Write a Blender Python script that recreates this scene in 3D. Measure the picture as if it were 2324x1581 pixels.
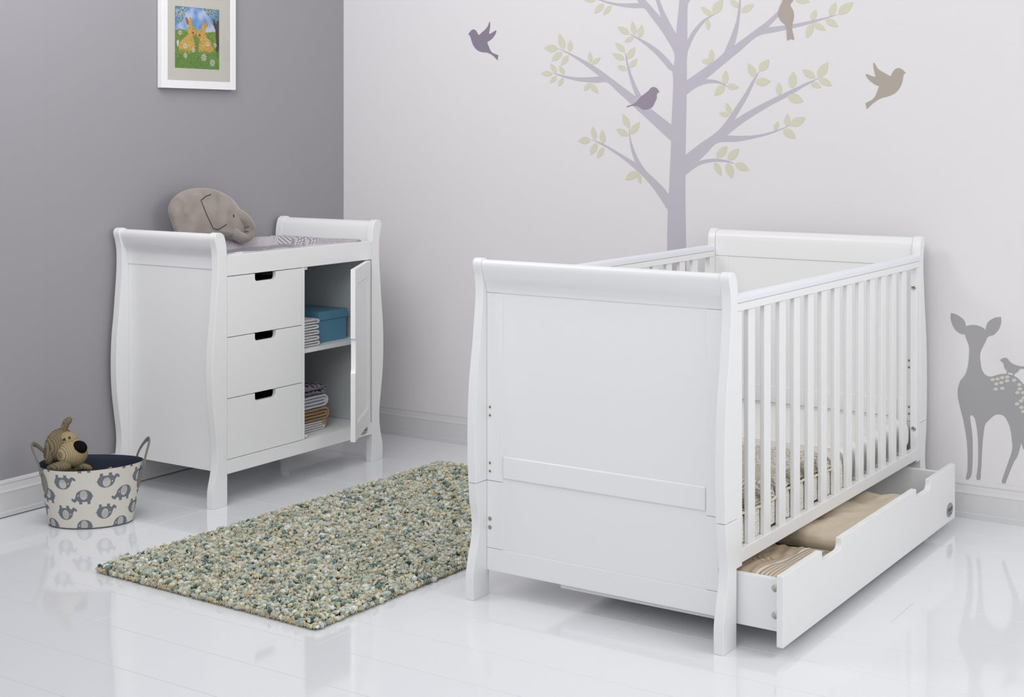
import bpy, bmesh, math, random, mathutils, mathutils.geometry
import numpy as np
from mathutils import Vector, Matrix, noise
C = bpy.context.scene
for o in list(bpy.data.objects): bpy.data.objects.remove(o, do_unlink=True)
COL = C.collection
R = math.radians

# ---------------------------------------------------------------- camera, light, exposure
cam_d = bpy.data.cameras.new('camera'); cam = bpy.data.objects.new('camera', cam_d); COL.objects.link(cam)
cam.location = (-5.008, -4.192, 1.325)
cam.rotation_euler = (R(90), 0, 0.5809 - R(90))
cam_d.sensor_width = 36.0; cam_d.lens = 36.0 * 3276.5 / 2324
cam_d.shift_y = (298.5 - 790.5) / 2324
cam_d.clip_start = 0.05
C.camera = cam
C.view_settings.view_transform = 'Standard'; C.view_settings.look = 'None'
C.view_settings.gamma = 1; C.view_settings.exposure = 0.0
C.view_settings.use_curve_mapping = False

W = bpy.data.worlds.new('studio'); C.world = W; W.use_nodes = True
WA, WU, WX, WY = 0.54, 0.0, 0.0, 0.32     # studio surroundings: even part, overhead part, front-left part, right-hand part
wn = W.node_tree; bg = wn.nodes['Background']; bg.inputs[0].default_value = (0.96, 0.975, 1.0, 1)
wt = wn.nodes.new('ShaderNodeTexCoord'); wsx = wn.nodes.new('ShaderNodeSeparateXYZ'); wn.links.new(wt.outputs['Generated'], wsx.inputs[0])
def wmath(op, a, b):
    n = wn.nodes.new('ShaderNodeMath'); n.operation = op
    for i, q in enumerate((a, b)):
        if isinstance(q, (int, float)): n.inputs[i].default_value = q
        else: wn.links.new(q, n.inputs[i])
    return n.outputs[0]
acc = wmath('MULTIPLY', wmath('MAXIMUM', wsx.outputs['Z'], 0.0), WU)
acc = wmath('ADD', acc, wmath('MULTIPLY', wmath('MAXIMUM', wmath('MULTIPLY', wsx.outputs['X'], -1.0), 0.0), WX))
acc = wmath('ADD', acc, wmath('MULTIPLY', wmath('MAXIMUM', wmath('MULTIPLY', wsx.outputs['Y'], -1.0), 0.0), WY))
wn.links.new(wmath('ADD', acc, WA), bg.inputs[1])

def area(name, loc, target, size, power, color=(1, 1, 1), size_y=None):
    l = bpy.data.lights.new(name, 'AREA'); l.energy = power; l.color = color
    l.shape = 'RECTANGLE'; l.size = size; l.size_y = size_y or size
    o = bpy.data.objects.new(name, l); COL.objects.link(o); o.location = loc
    o.rotation_euler = (Vector(target) - Vector(loc)).to_track_quat('-Z', 'Y').to_euler()
    return o
area('softbox_right', (-1.9, -4.3, 1.9), (-1.7, -2.3, 0.6), 0.9, 5, (1.0, 0.985, 0.96))
area('softbox_far_right', (-1.4, -5.1, 2.3), (-1.2, -1.5, 0.5), 1.2, 20, (1.0, 0.985, 0.955))
area('softbox_front', (-5.6, -3.4, 2.9), (-1.2, -1.4, 0.6), 2.0, 45, (0.97, 0.98, 1.0))
area('fill_back_wall_left', (-2.2, -0.9, 2.6), (0, -1.1, 1.4), 1.0, 20, (1.0, 0.985, 1.0))  # added fill lamp, brightens the left part of the back wall
area('softbox_overhead', (-3.6, -2.4, 3.0), (0, -1.0, 1.7), 1.0, 13, (1.0, 0.99, 1.0))

# ---------------------------------------------------------------- materials
def mat(name, col, rough=0.5, spec=0.5, bump=None, coat=0.0, metal=0.0, attr=None, sheen=0.0, mottle=None):
    m = bpy.data.materials.new(name); m.use_nodes = True
    nt = m.node_tree; b = nt.nodes['Principled BSDF']
    b.inputs['Base Color'].default_value = (*col, 1); b.inputs['Roughness'].default_value = rough
    b.inputs['Specular IOR Level'].default_value = spec; b.inputs['Metallic'].default_value = metal
    b.inputs['Coat Weight'].default_value = coat; b.inputs['Sheen Weight'].default_value = sheen
    if attr:
        a = nt.nodes.new('ShaderNodeAttribute'); a.attribute_name = attr
        nt.links.new(a.outputs['Color'], b.inputs['Base Color'])
    if mottle:
        sc, c2 = mottle
        tc = nt.nodes.new('ShaderNodeTexCoord'); n = nt.nodes.new('ShaderNodeTexNoise')
        n.inputs['Scale'].default_value = sc; n.inputs['Detail'].default_value = 4
        r = nt.nodes.new('ShaderNodeValToRGB')
        r.color_ramp.elements[0].position = 0.35; r.color_ramp.elements[0].color = (*col, 1)
        r.color_ramp.elements[1].position = 0.65; r.color_ramp.elements[1].color = (*c2, 1)
        nt.links.new(tc.outputs['Object'], n.inputs['Vector']); nt.links.new(n.outputs['Fac'], r.inputs['Fac'])
        nt.links.new(r.outputs['Color'], b.inputs['Base Color'])
    if bump:
        kind, sc, st, dist = bump
        tc = nt.nodes.new('ShaderNodeTexCoord')
        if kind == 'noise':
            n = nt.nodes.new('ShaderNodeTexNoise'); n.inputs['Scale'].default_value = sc; n.inputs['Detail'].default_value = 3; out = n.outputs['Fac']
        elif kind == 'voronoi':
            n = nt.nodes.new('ShaderNodeTexVoronoi'); n.inputs['Scale'].default_value = sc; out = n.outputs['Distance']
        else:
            n = nt.nodes.new('ShaderNodeTexWave'); n.inputs['Scale'].default_value = sc; out = n.outputs['Fac']
        bp = nt.nodes.new('ShaderNodeBump'); bp.inputs['Strength'].default_value = st; bp.inputs['Distance'].default_value = dist
        nt.links.new(tc.outputs['Object'], n.inputs['Vector']); nt.links.new(out, bp.inputs['Height'])
        nt.links.new(bp.outputs['Normal'], b.inputs['Normal'])
    return m

def knit(name, c1, c2, scale):
    # rows of small stitches: two crossed waves give bright loops and dark holes
    m = bpy.data.materials.new(name); m.use_nodes = True; nt = m.node_tree; b = nt.nodes['Principled BSDF']
    b.inputs['Roughness'].default_value = 0.9; b.inputs['Specular IOR Level'].default_value = 0.1
    tc = nt.nodes.new('ShaderNodeTexCoord'); outs = []
    for d, s in (('X', scale), ('Z', scale * 1.25)):
        w = nt.nodes.new('ShaderNodeTexWave'); w.bands_direction = d; w.inputs['Scale'].default_value = s
        w.inputs['Distortion'].default_value = 0.6; w.inputs['Detail'].default_value = 0
        nt.links.new(tc.outputs['Object'], w.inputs['Vector']); outs.append(w.outputs['Fac'])
    mu = nt.nodes.new('ShaderNodeMath'); mu.operation = 'MULTIPLY'
    nt.links.new(outs[0], mu.inputs[0]); nt.links.new(outs[1], mu.inputs[1])
    r = nt.nodes.new('ShaderNodeValToRGB'); r.color_ramp.elements[0].color = (*c2, 1); r.color_ramp.elements[1].color = (*c1, 1)
    r.color_ramp.elements[1].position = 0.45
    nt.links.new(mu.outputs[0], r.inputs['Fac']); nt.links.new(r.outputs['Color'], b.inputs['Base Color'])
    bp = nt.nodes.new('ShaderNodeBump'); bp.inputs['Strength'].default_value = 0.7; bp.inputs['Distance'].default_value = 0.002
    nt.links.new(mu.outputs[0], bp.inputs['Height']); nt.links.new(bp.outputs['Normal'], b.inputs['Normal'])
    return m

PAINT = mat('white_satin_paint', (0.80, 0.80, 0.80), 0.32, 0.45)
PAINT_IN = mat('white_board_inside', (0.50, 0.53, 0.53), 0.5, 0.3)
RAILCAP = mat('pale_lilac_plastic', (0.76, 0.77, 0.82), 0.18, 0.6)
STEEL = mat('brushed_steel', (0.48, 0.47, 0.44), 0.3, 0.5, metal=1.0)
DARK = mat('dark_ink_and_shade', (0.02, 0.025, 0.03), 0.5)
CAPW = mat('cream_plastic_cap', (0.72, 0.70, 0.66), 0.35)
HOLE = mat('bolt_hole', (0.16, 0.14, 0.12), 0.6)
HINGE = mat('dark_bronze_hinge', (0.03, 0.03, 0.02), 0.5)
ATT = mat('printed_cloth', (1, 1, 1), 0.85, 0.15, attr='Col', bump=('noise', 900, 0.15, 0.0006), sheen=0.1)
ATTP = mat('printed_paper', (1, 1, 1), 0.45, 0.3, attr='Col')
ATTV = mat('printed_wipe_clean_vinyl', (1, 1, 1), 0.35, 0.4, attr='Col')
SHEET = mat('white_cotton_sheet', (0.80, 0.79, 0.77), 0.85, 0.15, bump=('noise', 30, 0.25, 0.004))
WAFFLE = mat('cream_cellular_knit', (0.74, 0.73, 0.67), 0.95, 0.1, bump=('voronoi', 170, 1.0, 0.004))

# ---------------------------------------------------------------- mesh helpers
class G:
    def __init__(s): s.v = []; s.f = []; s.m = []; s.mi = 0
    def add(s, vs, fs):
        n = len(s.v); s.v += [tuple(p) for p in vs]
        for f in fs: s.f.append(tuple(n + i for i in f)); s.m.append(s.mi)
    def box(s, x0, x1, y0, y1, z0, z1):
        s.add([(x0,y0,z0),(x1,y0,z0),(x1,y1,z0),(x0,y1,z0),(x0,y0,z1),(x1,y0,z1),(x1,y1,z1),(x0,y1,z1)],
              [(0,3,2,1),(4,5,6,7),(0,1,5,4),(1,2,6,5),(2,3,7,6),(3,0,4,7)])
    def prism(s, poly, axis, a, b):
        # poly lies in the plane normal to axis: axis y -> (x,z), x -> (y,z), z -> (x,y)
        def P(p, t):
            if axis == 'y': return (p[0], t, p[1])
            if axis == 'x': return (t, p[0], p[1])
            return (p[0], p[1], t)
        n = len(poly)
        s.add([P(p, a) for p in poly] + [P(p, b) for p in poly],
              [tuple(range(n)), tuple(range(2*n-1, n-1, -1))] + [(i, i+n, (i+1) % n + n, (i+1) % n) for i in range(n)])
    def grid(s, pts):
        h = len(pts); w = len(pts[0])
        s.add([p for r in pts for p in r], [(j*w+i, j*w+i+1, (j+1)*w+i+1, (j+1)*w+i) for j in range(h-1) for i in range(w-1)])
    def tube(s, path, rad, n=12, cap=True, flat=1.0, up=None):
        path = [Vector(p) for p in path]; rings = []
        u = Vector(up) if up else Vector((0.12, 0.3, 1)).normalized()
        for i, p in enumerate(path):
            t = (path[min(i+1, len(path)-1)] - path[max(i-1, 0)]).normalized()
            a = t.cross(u)
            if a.length < 1e-4: a = t.cross(Vector((1, 0, 0)))
            a.normalize(); b = a.cross(t).normalized()
            r = rad[i] if isinstance(rad, (list, tuple)) else rad
            rings.append([p + a * r * math.cos(2*math.pi*k/n) + b * r * flat * math.sin(2*math.pi*k/n) for k in range(n)])
        m = len(path)
        fs = [(j*n+k, j*n+(k+1) % n, (j+1)*n+(k+1) % n, (j+1)*n+k) for j in range(m-1) for k in range(n)]
        if cap: fs += [tuple(range(n-1, -1, -1)), tuple(range((m-1)*n, m*n))]
        s.add([q for r in rings for q in r], fs)
    def ell(s, c, rx, ry, rz, M=None, n=24, m=14):
        vs = []; fs = []; c = Vector(c)
        for j in range(m+1):
            a = math.pi*j/m
            for k in range(n):
                b = 2*math.pi*k/n
                p = Vector((rx*math.sin(a)*math.cos(b), ry*math.sin(a)*math.sin(b), rz*math.cos(a)))
                vs.append(c + (M @ p if M else p))
        for j in range(m):
            for k in range(n): fs.append((j*n+k, (j+1)*n+k, (j+1)*n+(k+1) % n, j*n+(k+1) % n))
        s.add(vs, fs)
    def lathe(s, prof, M=None, n=20):
        # prof: list of (r, h) round local z
        vs = []
        for r, h in prof:
            for k in range(n):
                p = Vector((r*math.cos(2*math.pi*k/n), r*math.sin(2*math.pi*k/n), h)); vs.append(M @ p if M else p)
        fs = [(j*n+k, j*n+(k+1) % n, (j+1)*n+(k+1) % n, (j+1)*n+k) for j in range(len(prof)-1) for k in range(n)]
        s.add(vs, fs)
    def build(s, name, mats, parent=None, off=(0, 0, 0), bevel=0, smooth=35, loc=None, fix=True):
        me = bpy.data.meshes.new(name); ox, oy, oz = off
        me.from_pydata([(x-ox, y-oy, z-oz) for x, y, z in s.v], [], s.f)
        for m in (mats if isinstance(mats, (list, tuple)) else [mats]): me.materials.append(m)
        me.polygons.foreach_set('material_index', s.m)
        if fix:
            bm = bmesh.new(); bm.from_mesh(me); bmesh.ops.recalc_face_normals(bm, faces=bm.faces); bm.to_mesh(me); bm.free()
        me.update()
        if smooth:
            me.polygons.foreach_set('use_smooth', [True]*len(me.polygons)); me.set_sharp_from_angle(angle=R(smooth))
        o = bpy.data.objects.new(name, me); COL.objects.link(o)
        if parent: o.parent = parent
        o.location = loc if loc is not None else (off if not parent else (0, 0, 0))
        if bevel:
            b = o.modifiers.new('bevel', 'BEVEL'); b.width = bevel; b.segments = 2; b.limit_method = 'ANGLE'; b.angle_limit = R(40); b.harden_normals = True
        return o

def tag(o, label, cat, group=None, kind=None):
    o['label'] = label; o['category'] = cat
    if group: o['group'] = group
    if kind: o['kind'] = kind
    return o
def empty(name, loc, label, cat, rz=0, group=None):
    o = bpy.data.objects.new(name, None); COL.objects.link(o); o.location = loc; o.rotation_euler = (0, 0, rz)
    o.empty_display_size = 0.1
    return tag(o, label, cat, group)
def setcol(o, cols):
    # cols: (nverts, 3) linear colours
    me = o.data; a = me.color_attributes.new('Col', 'FLOAT_COLOR', 'POINT')
    d = np.ones((len(me.vertices), 4), np.float32); d[:, :3] = cols; a.data.foreach_set('color', d.ravel())
def verts_of(o):
    a = np.empty(len(o.data.vertices)*3, np.float32); o.data.vertices.foreach_get('co', a); return a.reshape(-1, 3)
def lin(*c):
    return np.array([((x/255)/12.92 if x <= 10 else ((x/255+0.055)/1.055)**2.4) for x in c])
def crom(pts, k=6):
    # smooth open curve through points
    out = []; n = len(pts)
    for i in range(n-1):
        p0 = pts[max(i-1, 0)]; p1 = pts[i]; p2 = pts[i+1]; p3 = pts[min(i+2, n-1)]
        for j in range(k):
            t = j/k
            out.append(tuple(0.5*((2*p1[d]) + (-p0[d]+p2[d])*t + (2*p0[d]-5*p1[d]+4*p2[d]-p3[d])*t*t + (-p0[d]+3*p1[d]-3*p2[d]+p3[d])*t**3) for d in range(len(p1))))
    out.append(tuple(pts[-1])); return out
def round_poly(pts, corner=48, k=4):
    # smooth a closed outline between its sharp corners
    n = len(pts); V_ = [Vector(p) for p in pts]; cor = []
    for i in range(n):
        a, b = V_[i]-V_[i-1], V_[(i+1) % n]-V_[i]
        if a.length > 1e-6 and b.length > 1e-6 and abs(a.angle(b)) > R(corner): cor.append(i)
    if len(cor) < 2: return pts
    out = []
    for j, c in enumerate(cor):
        e = cor[(j+1) % len(cor)]; seg = []; i = c
        while True:
            seg.append(tuple(pts[i]))
            if i == e and len(seg) > 1: break
            i = (i+1) % n
        out += (crom(seg, k) if len(seg) > 2 else seg)[:-1]
    return out
def inpoly(px, pz, poly):
    ins = np.zeros(px.shape, bool); n = len(poly); j = n-1
    for i in range(n):
        xi, zi = poly[i]; xj, zj = poly[j]
        if zi != zj:
            c = ((zi > pz) != (zj > pz)) & (px < (xj-xi)*(pz-zi)/(zj-zi)+xi); ins ^= c
        j = i
    return ins
def rbox(name, b, r, mats, parent=None, off=None, n=(30, 30, 8), disp=None, smooth=60, loc=None):
    # soft rounded slab on a dense grid, optionally displaced by disp(x,y,z)->(dx,dy,dz)
    x0, x1, y0, y1, z0, z1 = b; cx, cy, cz = (x0+x1)/2, (y0+y1)/2, (z0+z1)/2
    g = G(); idx = {}; vs = []; fs = []
    r = min(r, (x1-x0)/2*.99, (y1-y0)/2*.99, (z1-z0)/2*.99)
    def seg(a, c, k):      # more rows near the ends so that the rounding is smooth
        e = [a + r*t for t in (0, .12, .35, .65)]; f = [c - r*t for t in (.65, .35, .12, 0)]
        mid = [a + r + (c-a-2*r)*i/k for i in range(k+1)]
        return e + mid + f
    X = seg(x0, x1, n[0]); Y = seg(y0, y1, n[1]); Z = seg(z0, z1, n[2])
    def V(i, j, k):
        key = (i, j, k)
        if key not in idx:
            p = Vector((X[i], Y[j], Z[k]))
            q = Vector((min(max(p.x, x0+r), x1-r), min(max(p.y, y0+r), y1-r), min(max(p.z, z0+r), z1-r)))
            d = p - q
            if d.length > 1e-9: p = q + d.normalized()*r
            if disp: p = p + Vector(disp(p.x, p.y, p.z))
            idx[key] = len(vs); vs.append(p)
        return idx[key]
    a, b_, c = len(X)-1, len(Y)-1, len(Z)-1
    for i in range(a):
        for j in range(b_):
            for k in (0, c): fs.append((V(i,j,k), V(i+1,j,k), V(i+1,j+1,k), V(i,j+1,k)))
    for i in range(a):
        for k in range(c):
            for j in (0, b_): fs.append((V(i,j,k), V(i+1,j,k), V(i+1,j,k+1), V(i,j,k+1)))
    for j in range(b_):
        for k in range(c):
            for i in (0, a): fs.append((V(i,j,k), V(i,j+1,k), V(i,j+1,k+1), V(i,j,k+1)))
    g.add(vs, fs)
    if off is None: off = (0, 0, 0) if parent else (cx, cy, z0)
    return g.build(name, mats, parent, off, smooth=smooth, loc=loc)
def nz(x, y, z, s, seed=0): return noise.noise(Vector((x*s+seed, y*s+seed*1.7, z*s)))
def text_geo(txt, size, extrude=0.0):
    cu = bpy.data.curves.new('t', 'FONT'); cu.body = txt; cu.size = size; cu.extrude = extrude; cu.align_x = 'CENTER'; cu.align_y = 'CENTER'
    cu.resolution_u = 3
    o = bpy.data.objects.new('t', cu); COL.objects.link(o); bpy.context.view_layer.update()
    dg = bpy.context.evaluated_depsgraph_get(); me = o.evaluated_get(dg).to_mesh()
    vs = [v.co.copy() for v in me.vertices]; fs = [tuple(p.vertices) for p in me.polygons]
    o.evaluated_get(dg).to_mesh_clear(); bpy.data.objects.remove(o, do_unlink=True); bpy.data.curves.remove(cu)
    return vs, fs

# wall sticker outlines (y, z in millimetres on the back wall), painting and cushion outlines (x, z)
TREE=[(-1619.5,261.4),(-1623.8,864.8),(-1626.9,1012.7),(-1619.5,1028),(-1597.7,1060.5),(-1562.6,1104.6),(-1527.3,1141.2),(-1496.2,1168.2),(-1469.4,1187.5),(-1437.9,1210.9),(-1397.2,1236.3),(-1360.7,1257.9),(-1314.8,1279.6),(-1287,1293.6),(-1288,1294.4),(-1337.8,1277.7),(-1383.6,1256.1),(-1428.9,1232.6),(-1482.8,1204.7),(-1473.9,1229),(-1464.9,1256.6),(-1458.2,1296.1),(-1455,1335.6),(-1457.7,1336.4),(-1462.7,1304),(-1473.9,1268.5),(-1491.7,1229.2),(-1514,1194),(-1536.1,1168.8),(-1571.4,1140),(-1606.4,1109.5),(-1631.6,1082.8),(-1641.2,1288.8),(-1603.7,1318.4),(-1555,1359.7),(-1505.9,1399.2),(-1476.1,1423.6),(-1466.2,1432.4),(-1406.1,1481.6),(-1358,1520),(-1314.6,1519.9),(-1252.8,1524.2),(-1200.7,1532.8),(-1148,1546.5),(-1104.5,1562),(-1106.6,1563.3),(-1148,1554.7),(-1200.7,1545.4),(-1252.8,1542.6),(-1294.1,1543.5),(-1321.3,1546),(-1283.8,1572.7),(-1226.8,1610),(-1174.4,1640.7),(-1132.1,1660.1),(-1134.8,1661.4),(-1190.2,1640.3),(-1252.8,1611.5),(-1304.4,1583.4),(-1345.3,1558),(-1406.1,1516.9),(-1456.2,1483),(-1487.1,1462),(-1471.2,1500.4),(-1456.2,1544.5),(-1446.2,1584.3),(-1439.2,1636.4),(-1441.7,1636.3),(-1451.2,1597.4),(-1466.2,1553.1),(-1486.1,1508.9),(-1511.8,1463.8),(-1529.5,1431.8),(-1550.1,1416.3),(-1642.4,1352.1),(-1650.1,1536.1),(-1627.9,1569),(-1594,1606.6),(-1555,1642.5),(-1505.9,1679),(-1458.7,1707.8),(-1461.2,1709.5),(-1505.9,1689.9),(-1555,1664.2),(-1594,1636.9),(-1627.9,1605.7),(-1652.5,1577.9),(-1655.8,1624.3),(-1627.9,1674.8),(-1594,1723.6),(-1555,1770.8),(-1523.6,1806.7),(-1481.1,1809.5),(-1431.2,1817.1),(-1365.7,1832.2),(-1309.5,1852.7),(-1299.2,1857.7),(-1324.9,1853.3),(-1355.5,1843.8),(-1406.1,1833.3),(-1456.2,1830),(-1500.9,1829.6),(-1491,1841.4),(-1456.2,1878.3),(-1486.1,1881.1),(-1529.5,1839.5),(-1597.4,1768.1),(-1574.6,1837.3),(-1569.7,1863.6),(-1584.3,1862.8),(-1591.6,1836.4),(-1608.6,1796.6),(-1632.7,1752.3),(-1662.5,1701.6),(-1676.9,1832.2),(-1681.7,1887.8),(-1692.6,1943),(-1711.7,2014.6),(-1715,2014.4),(-1723.5,1941.1),(-1729.2,1885.1),(-1722.6,1829.9),(-1711.7,1802.6),(-1710.9,1676.2),(-1729.8,1705.5),(-1758.1,1736.4),(-1786.3,1756.5),(-1825.8,1771.8),(-1825.8,1769.6),(-1795.6,1751.9),(-1767.5,1725.4),(-1739.3,1688.1),(-1720.4,1650.2),(-1709.5,1614.1),(-1708.5,1522.9),(-1762.8,1555.1),(-1851.3,1612.2),(-1874.3,1645.3),(-1897.2,1695),(-1915.5,1744.7),(-1923.2,1794.7),(-1926.9,1819.7),(-1927.8,1844.8),(-1934.6,1844.4),(-1933.7,1819.3),(-1932.8,1785.8),(-1926.9,1735.8),(-1917.8,1685.8),(-1906.4,1649.7),(-1969.9,1690.2),(-2041.4,1737.3),(-2085.6,1773.8),(-2112,1793.9),(-2136,1825.6),(-2149,1820.8),(-2120.7,1783.2),(-2085.6,1751.9),(-2043.7,1712.3),(-2081.2,1714.9),(-2138.2,1719.6),(-2211.6,1730.1),(-2267,1739.9),(-2314.7,1748.7),(-2314.7,1747.1),(-2271.3,1735.7),(-2211.6,1719.9),(-2138.2,1704.5),(-2068,1692.7),(-2000.4,1680.3),(-1933.7,1630.8),(-1855.9,1574.1),(-1788.6,1524.7),(-1823.5,1521.9),(-1851.3,1512.9),(-1876.6,1496.4),(-1874.3,1495.6),(-1846.7,1506.7),(-1814.2,1509.4),(-1781.6,1505.7),(-1744,1491.5),(-1715.6,1472.7),(-1707.6,1466.3),(-1703.3,1235.7),(-1762.8,1278),(-1832.8,1322.8),(-1878.9,1371.3),(-1915.5,1421.5),(-1951.8,1471.3),(-1983.4,1520.9),(-2007.6,1550.3),(-2007.6,1547.4),(-1987.9,1508.3),(-1965.4,1462.7),(-1938.2,1417.1),(-1906.4,1369),(-1969.9,1404.2),(-2050.3,1442.9),(-2125.1,1474.9),(-2190.1,1502.5),(-2239.4,1519.8),(-2239.4,1517.8),(-2190.1,1492.3),(-2120.7,1454.4),(-2050.3,1420.2),(-1969.9,1375),(-1924.6,1345.9),(-1877.1,1311),(-1933.7,1309),(-1987.9,1311.6),(-2041.4,1320.8),(-2085.6,1333.2),(-2129.5,1348.7),(-2129.5,1346.7),(-2085.6,1328.2),(-2041.4,1312.5),(-1987.9,1299.9),(-1915.5,1287.1),(-1838.8,1282.6),(-1795.6,1246.3),(-1757.2,1211.1),(-1786.3,1218.6),(-1823.5,1222.4),(-1860.5,1219.4),(-1888.1,1213.4),(-1907.3,1204.8),(-1904.1,1203.9),(-1878.9,1209.1),(-1842.1,1210.8),(-1804.9,1208.2),(-1762.8,1197.1),(-1729.8,1177.4),(-1703.3,1157.7),(-1702.7,1153.9),(-1702.7,1038.2),(-1705.7,872.3),(-1710,270.8)]
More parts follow.
